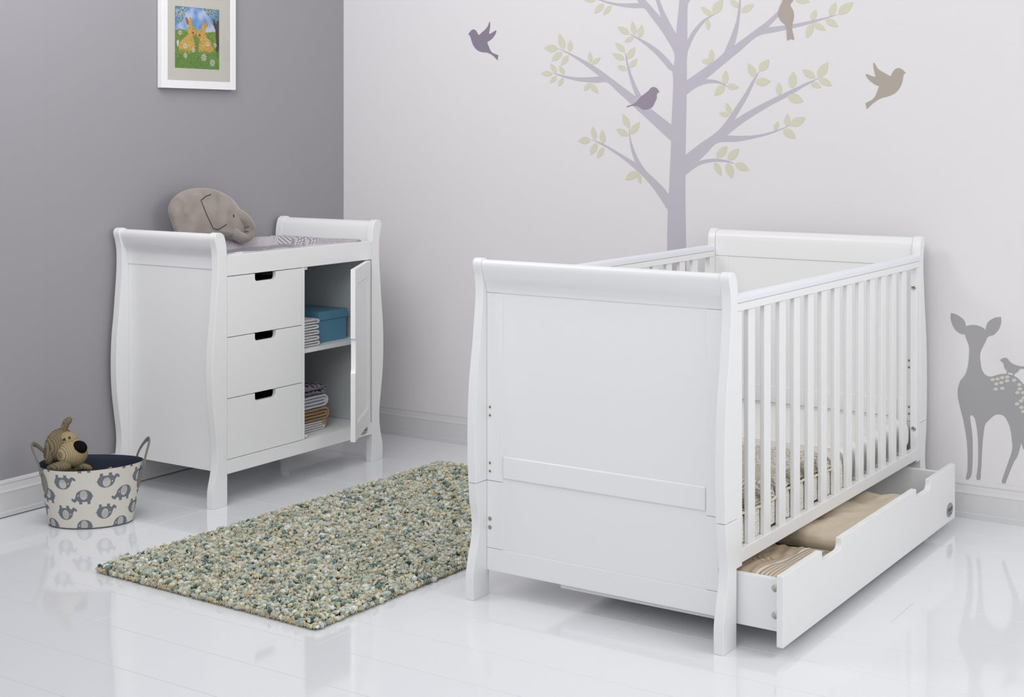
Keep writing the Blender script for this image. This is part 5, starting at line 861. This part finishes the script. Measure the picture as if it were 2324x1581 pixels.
for a in (-1.5755, -0.1740):
    for z in (0.165, 0.096):
        M = Matrix.Translation((a, UYF+0.0375, z)) @ Matrix.Rotation(R(-90 if a < -1 else 90), 4, 'Y')
        g = G(); g.lathe([(0.0085, 0.0), (0.0085, 0.0015), (0.007, 0.0028), (0.0045, 0.0018), (0.0, 0.0018)], M, 20); upart(g, 'cam_bolt', STEEL, bevel=0)
for a in (-1.30, -0.45):
    for y in (UYF+0.09, -2.18):
        M = Matrix.Translation((a, y-0.01, 0.0225)) @ Matrix.Rotation(R(90), 4, 'X')
        g = G(); g.lathe([(0.0, -0.008), (0.019, -0.008), (0.0222, -0.005), (0.0222, 0.005), (0.019, 0.008), (0.0, 0.008)], M, 24); g.box(a-0.008, a+0.008, y-0.022, y-0.0185, 0.02, 0.0595); g.box(a-0.008, a+0.008, y-0.0015, y+0.002, 0.02, 0.0595)
        upart(g, 'wheel', mat('grey_castor', (0.2, 0.2, 0.2), 0.5) if 'grey_castor' not in bpy.data.materials else bpy.data.materials['grey_castor'], bevel=0)
badge((-0.2010, UYF-0.0001, 0.0690), (1, 0, 0), (0, 0, 1), (0, -1, 0), 0.0345, 0.0235, 'OBABY', fp, UO)
# linen in the drawer
def cream_disp(seed, amp, zt):
    def f(x, y, z):
        k = 1 if z > zt else 0.3
        return (0.004*nz(y, z, x, 9, seed), 0.004*nz(x, z, y, 9, seed+2), k*(amp*nz(x, y, 0, 7, seed) + amp*0.55*nz(x*0.6+y*0.8, y, 0, 19, seed+4) + amp*0.35*abs(nz(x, y*0.4, 0, 42, seed+9))))
    return f
q1 = rbox('folded_coverlet', (-1.548, -1.152, UYF+0.028, -2.135, 0.0705, 0.181), 0.022, ATT, off=(-1.36, -2.45, 0.0685), n=(170, 320, 4), disp=lambda x, y, z: (0, 0, (-0.024*min(max((x+1.44)/0.29, 0), 1) + 0.006*nz(x, y, 0, 7, 31) + (0.0045*nz(x*0.25, y, 0, 60, 33) + 0.006*nz(x*0.4, y, 0, 24, 35) if y > -2.672 else 0.001*nz(x, y, 0, 20, 3)))*(1 if z > 0.12 else 0)))
tag(q1, 'ruched cream coverlet with a printed patch and striped band, near end of the drawer', 'coverlet')
v_ = verts_of(q1) + np.array((-1.36, -2.45, 0.0685)); x, y, z = v_.T
c = np.tile(lin(182, 164, 142), (len(x), 1)); t = (y + 2.725)
band = t < 0.052; c = np.where(band[:, None], np.where((np.mod(t, 0.0110) < 0.0040)[:, None], lin(150, 134, 116), lin(200, 188, 170)), c)
bord = (x > -1.185); c = np.where(bord[:, None], np.where(((np.mod(x, .008) < .004) ^ (np.mod(y, .008) < .004))[:, None], lin(150, 138, 112), lin(196, 184, 160)), c)
pt = (x > -1.425) & (x < -1.350) & (y > -2.645) & (y < -2.56)
speck = np.sin(x*900+3*np.sin(y*400))*np.sin(y*870+3*np.sin(x*350)) > 0.15
c = np.where(pt[:, None], np.where(speck[:, None], lin(90, 60, 45), lin(205, 185, 155)), c)
c = np.where((np.abs(t-0.0545) < 0.0018)[:, None], lin(225, 215, 200), c); setcol(q1, c)
CRB = mat('cream_flannel', (0.56, 0.48, 0.37), 0.95, 0.1, bump=('noise', 26, 0.35, 0.006), sheen=0.15)
for k, (z0, z1, nm, lab) in enumerate(((0.0695, 0.124, 'folded_blanket', 'lower cream flannel blanket folded in the middle of the pulled-out drawer'), (0.1320, 0.186, 'folded_blanket', 'upper cream flannel blanket, crumpled on top in the middle of the pulled-out drawer'))):
    q = rbox(nm, (-1.128+0.012*k, -0.500-0.03*k, UYF+0.03+0.004*k, -2.150, z0, z1), 0.026, CRB, off=(-0.88, -2.45, z0), n=(90, 90, 5), disp=cream_disp(51+k*9, 0.0015 if not k else 0.019, z0+0.035), smooth=70)
    tag(q, lab, 'blanket', 'cream blankets in the drawer')

# ---------------------------------------------------------------- rug
RA = (-2.062, -0.770); RB = R(-1.6); RL, RW = 1.68, 0.880
def rw(x, y): return (RA[0] + x*math.cos(RB) + y*math.sin(RB), RA[1] + x*math.sin(RB) - y*math.cos(RB))
RM = Matrix.Translation((RA[0], RA[1], 0)) @ Matrix.Rotation(RB, 4, 'Z')
g = G(); g.prism([(0.004, -0.004), (RL-0.004, -0.004), (RL-0.004, -RW+0.004), (0.004, -RW+0.004)], 'z', 0.0005, 0.012)
rug = g.build('shaggy_rug', mat('dark_rug_backing', (0.05, 0.045, 0.04), 0.95, 0.1), None, (0, 0, 0), loc=(RA[0], RA[1], 0)); rug.rotation_euler = (0, 0, RB)
tag(rug, 'sage green and cream nubbly wool rug on the white floor between changing unit and cot', 'rug')
bm = bmesh.new(); bmesh.ops.create_icosphere(bm, subdivisions=2, radius=1.0); bm.verts.ensure_lookup_table()
IV = np.array([v.co[:] for v in bm.verts], np.float32); IF = np.array([[v.index for v in f.verts] for f in bm.faces], np.int32); bm.free()
rs = np.random.RandomState(11); st = 0.0112
gx, gy = np.meshgrid(np.arange(0.004, RL, st), np.arange(0.004, RW, st)); px_ = (gx + rs.uniform(-.42, .42, gx.shape)*st).ravel(); py_ = (gy + rs.uniform(-.42, .42, gy.shape)*st).ravel()
pz_ = 0.0165 + rs.uniform(-0.005, 0.007, px_.shape)
# pebbles down the four edges
ex, ey, ez = [], [], []
for a in np.arange(0, RL, st*0.9):
    for yy in (0.0, RW): ex.append(a); ey.append(yy + rs.uniform(-.002, .003)*(1.8 if yy else -1.8)); ez.append(0.0085 + rs.uniform(-.001, .004))
for a in np.arange(0, RW, st*0.9):
    for xx in (0.0, RL): ex.append(xx + rs.uniform(-.002, .003)*(1 if xx else -1)); ey.append(a); ez.append(0.0085 + rs.uniform(-.001, .004))
px_ = np.concatenate([px_, ex]); py_ = np.concatenate([py_, ey]); pz_ = np.concatenate([pz_, ez]); NP_ = len(px_)
big = 1 + 0.9*rs.rand(NP_)**5; sc = np.stack([rs.uniform(.0042, .0092, NP_), rs.uniform(.0036, .0066, NP_), rs.uniform(.0036, .0060, NP_)], 1)*big[:, None]
th = rs.uniform(0, math.pi, NP_); cth, sth = np.cos(th), np.sin(th)
tl_ = rs.uniform(-.5, .5, NP_)
V = IV[None]*sc[:, None]; V = V*(1 + 0.15*np.sin(IV[None, :, 0]*5+th[:, None])[..., None]*np.cos(IV[None, :, 1]*6+th[:, None]*3)[..., None])
xx = V[..., 0]*np.cos(tl_)[:, None] + V[..., 2]*np.sin(tl_)[:, None]; z_ = -V[..., 0]*np.sin(tl_)[:, None] + V[..., 2]*np.cos(tl_)[:, None]
vx = xx*cth[:, None] - V[..., 1]*sth[:, None] + px_[:, None]; vy = -(xx*sth[:, None] + V[..., 1]*cth[:, None] + py_[:, None]); vz = np.maximum(z_ + pz_[:, None], 0.0008)
co = np.stack([vx, vy, vz], 2).reshape(-1, 3); nI = len(IV)
fa = (IF[None] + (np.arange(NP_)*nI)[:, None, None]).reshape(-1, 3)
pal = np.array([lin(184, 191, 178), lin(196, 197, 180), lin(166, 178, 168), lin(208, 212, 206), lin(138, 156, 147), lin(96, 120, 112), lin(186, 183, 160), lin(62, 84, 80), lin(208, 198, 166)])
# darker knots gather in loose clusters
cf = np.array([noise.noise(Vector((a*22, b*30, 0))) + 0.5*noise.noise(Vector((a*60, b*75, 4))) for a, b in zip(px_, py_)])
pr_ = rs.rand(NP_) + cf*1.25
ci = np.select([pr_ > 1.28, pr_ > 1.05, pr_ > 0.86, pr_ > 0.66, pr_ > 0.42, pr_ > 0.22, pr_ > 0.05], [7, 5, 4, 2, 0, 3, 1], 6); ci = np.where(rs.rand(NP_) < 0.07, 8, ci)
pc = pal[ci]*rs.uniform(0.85, 1.12, (NP_, 1))
cc = np.repeat(pc[:, None], nI, 1); streak_ = np.sin(IV[None, :, 0]*3.1+th[:, None]*5)*np.sin(IV[None, :, 1]*2.7+th[:, None]*3); cc = cc*(1 + 0.17*rs.uniform(-1, 1, (NP_, nI, 1)) + 0.22*streak_[..., None]) + 0.05*np.clip(IV[None, :, 2:3], 0, 1)
def npmesh(name, co, fa, cols, m, parent, k=3):
    me = bpy.data.meshes.new(name); me.vertices.add(len(co)); me.vertices.foreach_set('co', co.astype(np.float32).ravel())
    me.loops.add(fa.size); me.loops.foreach_set('vertex_index', fa.astype(np.int32).ravel())
    me.polygons.add(len(fa)); me.polygons.foreach_set('loop_start', np.arange(0, fa.size, k, dtype=np.int32)); me.polygons.foreach_set('loop_total', np.full(len(fa), k, np.int32))
    me.update(calc_edges=True); me.polygons.foreach_set('use_smooth', [True]*len(fa)); me.materials.append(m)
    o = bpy.data.objects.new(name, me); COL.objects.link(o); o.parent = parent; setcol(o, cols); return o
WOOL = mat('felted_wool', (1, 1, 1), 0.95, 0.1, attr='Col', bump=('noise', 420, 0.9, 0.002), sheen=0.3)
o = npmesh('wool_knots', co, fa, cc.reshape(-1, 3), WOOL, rug); o['kind'] = 'stuff'
# straw-coloured loose loops between the knots
NS = 27000; bx0 = rs.uniform(-0.003, RL+0.003, NS); by0 = rs.uniform(-0.003, RW+0.003, NS)
cl_ = np.array([noise.noise(Vector((a*35+9, b*45, 2))) for a, b in zip(bx0, by0)]); keep = cl_ + rs.uniform(-.50, .36, NS) > 0; bx0, by0 = bx0[keep], by0[keep]
me_ = 3600; s_ = rs.rand(me_); ed = rs.randint(0, 4, me_)
ebx = np.select([ed == 0, ed == 1, ed == 2], [s_*RL, s_*RL, np.full(me_, -0.004)], RL+0.004); eby = np.select([ed == 0, ed == 1], [np.full(me_, -0.004), np.full(me_, RW+0.004)], s_*RW)
bx0 = np.concatenate([bx0, ebx]); by0 = np.concatenate([by0, eby]); n = len(bx0)
z0 = np.where(np.arange(n) < n-me_, 0.0155+rs.uniform(.001, .0085, n), rs.uniform(.002, .013, n))
an_ = rs.uniform(0, 2*math.pi, n); Lh = rs.uniform(.003, .0085, n); K = 5; pts = []
for k in range(K):
    t = k/(K-1); a = an_ + 1.6*(t-.5)*rs.uniform(-1, 1, n)
    pts.append(np.stack([bx0 + np.cos(a)*Lh*(t-.5)*1.3, -(by0 + np.sin(a)*Lh*(t-.5)*1.3), np.maximum(z0 + 0.0055*math.sin(math.pi*t), 0.0012)], 1))
pts = np.stack(pts, 1); rr = 0.00105; ring = [(math.cos(2*math.pi*q/4), math.sin(2*math.pi*q/4)) for q in range(4)]
nx_, ny_ = -np.sin(an_), -np.cos(an_)
vv = np.stack([np.stack([pts[:, :, 0] + nx_[:, None]*c_*rr, pts[:, :, 1] + ny_[:, None]*c_*rr, pts[:, :, 2] + d_*rr], 2) for c_, d_ in ring], 2).reshape(-1, 3)
f0 = np.array([[k*4+q, k*4+(q+1) % 4, (k+1)*4+(q+1) % 4, (k+1)*4+q] for k in range(K-1) for q in range(4)])
ff = (f0[None] + (np.arange(n)*K*4)[:, None, None]).reshape(-1, 4)
sc_ = np.repeat((lin(232, 214, 174)[None]*rs.uniform(.75, 1.1, (n, 1))), K*4, 0)
o = npmesh('loose_loops', vv, ff, sc_, WOOL, rug, 4); o['kind'] = 'stuff'; o['label'] = 'straw-coloured yarn loops'

# ---------------------------------------------------------------- fabric storage basket
BD = (-1.69, -0.3025); AX = (0.6856, -0.7280); BX = (-0.7280, -0.6856)
def bs(ph, t, inset=0.0):
    a = .139+.033*t-inset; b = .098+.026*t-inset; z = .002+.2*t
    return (BD[0]+AX[0]*a*math.cos(ph)+BX[0]*b*math.sin(ph), BD[1]+AX[1]*a*math.cos(ph)+BX[1]*b*math.sin(ph), z)
BO_ = (BD[0], BD[1], 0.001)
CANVAS = mat('printed_canvas', (1, 1, 1), 0.9, 0.15, attr='Col', bump=('noise', 600, 0.3, 0.0008))
LINING = mat('navy_cotton_lining', (0.035, 0.042, 0.062), 0.9, 0.15, bump=('noise', 25, 0.4, 0.006))
NPH, NT = 1100, 260
ph = np.linspace(0, 2*math.pi, NPH); tt = np.linspace(0, 1, NT); PH, TT = np.meshgrid(ph, tt)
a_ = .139+.033*TT; b_ = .098+.026*TT; lx = a_*np.cos(PH); ly = b_*np.sin(PH); wob = 1 + 0.004*np.sin(PH*5+TT*3)
BXx = BD[0]+(AX[0]*lx+BX[0]*ly)*wob; BYy = BD[1]+(AX[1]*lx+BX[1]*ly)*wob; BZz = .002+.2*TT + 0.003*np.sin(PH*2+.6)*TT
g = G(); co = np.stack([BXx, BYy, BZz], 2).reshape(-1, 3)
i_, j_ = np.meshgrid(np.arange(NPH-1), np.arange(NT-1)); q = (j_*NPH+i_).ravel(); fa = np.stack([q, q+1, q+NPH+1, q+NPH], 1)
can = lin(208, 203, 194); ink = lin(110, 116, 124)
col = np.tile(can, (NT, NPH, 1))*(1+0.05*rs.uniform(-1, 1, (NT, NPH, 1)))
fleck = rs.rand(NT, NPH) > 0.985; col[fleck] *= 0.8
def seg_d(X, Y, pts, w0, w1):
    m = np.zeros(X.shape, bool); K = len(pts)-1
    for k in range(K):
        (x0, y0), (x1, y1) = pts[k], pts[k+1]; L2 = (x1-x0)**2+(y1-y0)**2; t = np.clip(((X-x0)*(x1-x0)+(Y-y0)*(y1-y0))/L2, 0, 1)
        d = np.hypot(X-x0-t*(x1-x0), Y-y0-t*(y1-y0)); w = w0+(w1-w0)*(k+t)/K; m |= d < w/2
    return m
UN = 0.000278
for k in range(-7, 7):
    phc = R(94) + R(25.7)*k; up = (k % 2 == 0)
    ds = math.hypot(.155*math.sin(phc), .111*math.cos(phc))
    for tc_ in ((0.04, 0.56, 1.10) if up else (0.27, 0.80)):
        dphi = np.mod(PH-phc+math.pi, 2*math.pi)-math.pi
        X = -dphi*ds/UN*1.0; Y = -(TT-tc_)*0.2/UN          # crop-like units, y down
        near = (np.abs(X) < 190) & (np.abs(Y) < 130)
        if not up: X, Y = -X, -Y
        body = ((X/98)**2+(Y/84)**2 < 1) & (Y < 66)
        m = body | (np.abs(X+40) < 18) & (Y > 40) & (Y < 95) | (np.abs(X-57) < 18) & (Y > 40) & (Y < 95)
        m |= seg_d(X, Y, [(-70, -5), (-92, 30), (-112, 56), (-134, 44), (-140, 34)], 46, 24) | seg_d(X, Y, [(88, -18), (100, 0), (114, 2)], 10, 4)
        m &= near; col[m] = ink*(1+0.0)
        ear = ((X+4)/44)**2+((Y+18)/58)**2 < 1; col[ear & near] = can*0.95; col[ear & near & (np.mod(Y, 14) < 5)] = ink*1.3
        col[near & (np.hypot(X+68, Y+12) < 8)] = can
col[TT < 0.012] = ink*0.8
def npobj(name, co, fa, cols, m, off):
    me = bpy.data.meshes.new(name); c0 = co - np.array(off); me.vertices.add(len(c0)); me.vertices.foreach_set('co', c0.astype(np.float32).ravel())
    me.loops.add(fa.size); me.loops.foreach_set('vertex_index', fa.astype(np.int32).ravel()); k = fa.shape[1]
    me.polygons.add(len(fa)); me.polygons.foreach_set('loop_start', np.arange(0, fa.size, k, dtype=np.int32)); me.polygons.foreach_set('loop_total', np.full(len(fa), k, np.int32))
    me.update(calc_edges=True); me.polygons.foreach_set('use_smooth', [True]*len(fa)); me.materials.append(m)
    o = bpy.data.objects.new(name, me); COL.objects.link(o); o.location = off; setcol(o, cols); return o
bk = npobj('storage_basket', co, fa, col.reshape(-1, 3), CANVAS, BO_)
tag(bk, 'oval canvas basket printed with grey elephants, on the floor by the grey wall', 'basket')
g = G(); nph = 96; rows = []
for t, ins in [(1.0, 0.0)] + [(1.006, 0.0012), (1.0, 0.0032)] + [(1-0.1*k, 0.0032+0.0015*(k % 3)/3) for k in range(1, 10)]:
    rows.append([(lambda p: (p[0], p[1], p[2] + 0.003*math.sin(2*a+.6)*t))(bs(a, t, ins)) for a in [2*math.pi*i/nph for i in range(nph+1)]])
rows.append([(BD[0], BD[1], 0.022)]*(nph+1))
g.grid(rows); g.build('lining', LINING, bk, BO_, loc=(0, 0, 0), smooth=70)['label'] = 'dark navy lining'
HAND = mat('sage_grey_leatherette', (0.20, 0.20, 0.17), 0.55, 0.4)
for s in (1, -1):
    phm, hw_ = (R(-14), R(24)) if s > 0 else (R(184), R(33)); g = G(); pth = []
    for k in range(25):
        t = k/24; w_ = -1 + 2*t; p = Vector(bs(phm + w_*hw_, 0.88, -0.004)); p.z += 0.090*math.sin(math.pi*t)**0.55
        outw = Vector((AX[0], AX[1], 0))*s; p += outw*(0.006 + 0.016*math.sin(math.pi*t)); pth.append(p)
    g.tube(pth, 0.0085, 12, flat=0.42, up=(AX[0]*s, AX[1]*s, 0.05))
    hd = g.build('handle', HAND, bk, BO_, loc=(0, 0, 0), smooth=60)
    for w_ in (-1, 1):
        g = G(); rows = []
        for j in range(9):
            t = j/8; row = []
            wd = 0.016*math.sqrt(max(0.02, 1-(t*1.9-0.95)**2))
            for i in range(7):
                dph = (i/6*2-1)*wd/0.13; p = bs(phm + w_*hw_ + dph, 0.90-0.34*t, -0.0030); row.append(p)
            rows.append(row)
        g.grid(rows); tb = g.build('handle_tab', HAND, bk, BO_, loc=(0, 0, 0), smooth=60, fix=False); sd = tb.modifiers.new('t', 'SOLIDIFY'); sd.thickness = 0.002; sd.offset = 0

# ---------------------------------------------------------------- knitted toy dog sitting in the basket
KB = knit('brown_knit', (0.31, 0.26, 0.17), (0.12, 0.09, 0.05), 64)
KC = knit('cream_knit', (0.54, 0.46, 0.28), (0.23, 0.17, 0.085), 64)
KN_ = mat('black_knit', (0.006, 0.005, 0.006), 0.9, 0.1, bump=('voronoi', 260, 1.0, 0.003))
EYEB = mat('black_bead', (0.005, 0.005, 0.005), 0.08, 0.6)
rt = Vector((0.5488, -0.836, 0)).normalized(); fw = Vector((0.836, 0.5488, 0)).normalized(); upv = Vector((0, 0, 1))
def dp(u, v, d=0.0):
    # u,v: millimetres right / up of the toy's neck point, d: towards the back
    return Vector((-1.748, -0.262, 0.222)) + rt*(u/1000) + upv*(v/1000) + fw*(d/1000)
DM = Matrix((rt, fw, upv)).transposed()
def rot(a, ax='Y'): return DM @ Matrix.Rotation(R(a), 3, ax)
dog = empty('toy_dog', tuple(dp(0, -110)), 'brown and cream knitted toy dog with black nose, sitting in the elephant basket', 'soft toy'); DGO = tuple(dog.location)
def dpart(g, name, m, parent=dog, **k): return g.build(name, m, parent, DGO, loc=(0, 0, 0), smooth=75, **k)
g = G(); g.ell(dp(-14, -62, 4), 0.050, 0.045, 0.062, DM); bo = dpart(g, 'body', KB)
g = G(); g.ell(dp(-30, 43, 6), 0.050, 0.054, 0.056, rot(-8)); hd = dpart(g, 'head', KB)
g = G(); g.ell(dp(13, 20, -14), 0.052, 0.050, 0.048, rot(12)); g.ell(dp(0, 66, -8), 0.032, 0.034, 0.024, rot(25)); dpart(g, 'muzzle', KC, hd)['label'] = 'cream face and muzzle'
g = G(); g.ell(dp(42, 42, -30), 0.0265, 0.024, 0.0225, rot(14)); dpart(g, 'nose', KN_, hd)['label'] = 'round black nose'
for u, v, d in ((-5, 71, -41), (11, 76, -36)):
    g = G(); g.ell(dp(u, v, d), 0.0042, 0.0042, 0.0048, DM, 16, 10); dpart(g, 'eye', EYEB, hd)
g = G(); g.ell(dp(-57, 36, -22), 0.0225, 0.018, 0.054, rot(8)); dpart(g, 'ear', KB, hd)
g = G(); g.tube([dp(*p) for p in ((-19, 88, 0), (-16, 104, -2), (-11, 118, -3), (-3, 127, -3), (5, 131, -3), (9, 130, -3))], [0.0125, 0.012, 0.0125, 0.012, 0.010, 0.004], 16); dpart(g, 'ear', KB, hd)
g = G(); g.tube([dp(*p) for p in ((-62, -36, -16), (-54, -29, -36), (-34, -22, -52), (-8, -16, -60), (8, -15, -60), (16, -18, -58), (21, -22, -56))], [0.010, 0.014, 0.0175, 0.019, 0.018, 0.013, 0.004], 18); dpart(g, 'arm', KB, bo)
g = G(); g.tube([dp(*p) for p in ((20, -36, -12), (40, -26, -20), (58, -22, -28), (76, -26, -32), (86, -31, -33))], [0.012, 0.012, 0.011, 0.009, 0.004], 16); dpart(g, 'arm', KB, bo)
g = G(); g.tube([dp(*p) for p in ((10, -90, -24), (70, -80, -46), (125, -58, -46), (148, -38, -46), (156, -33, -46), (162, -34, -46))], [0.016, 0.016, 0.016, 0.016, 0.014, 0.005], 16); dpart(g, 'foot', KC, bo)
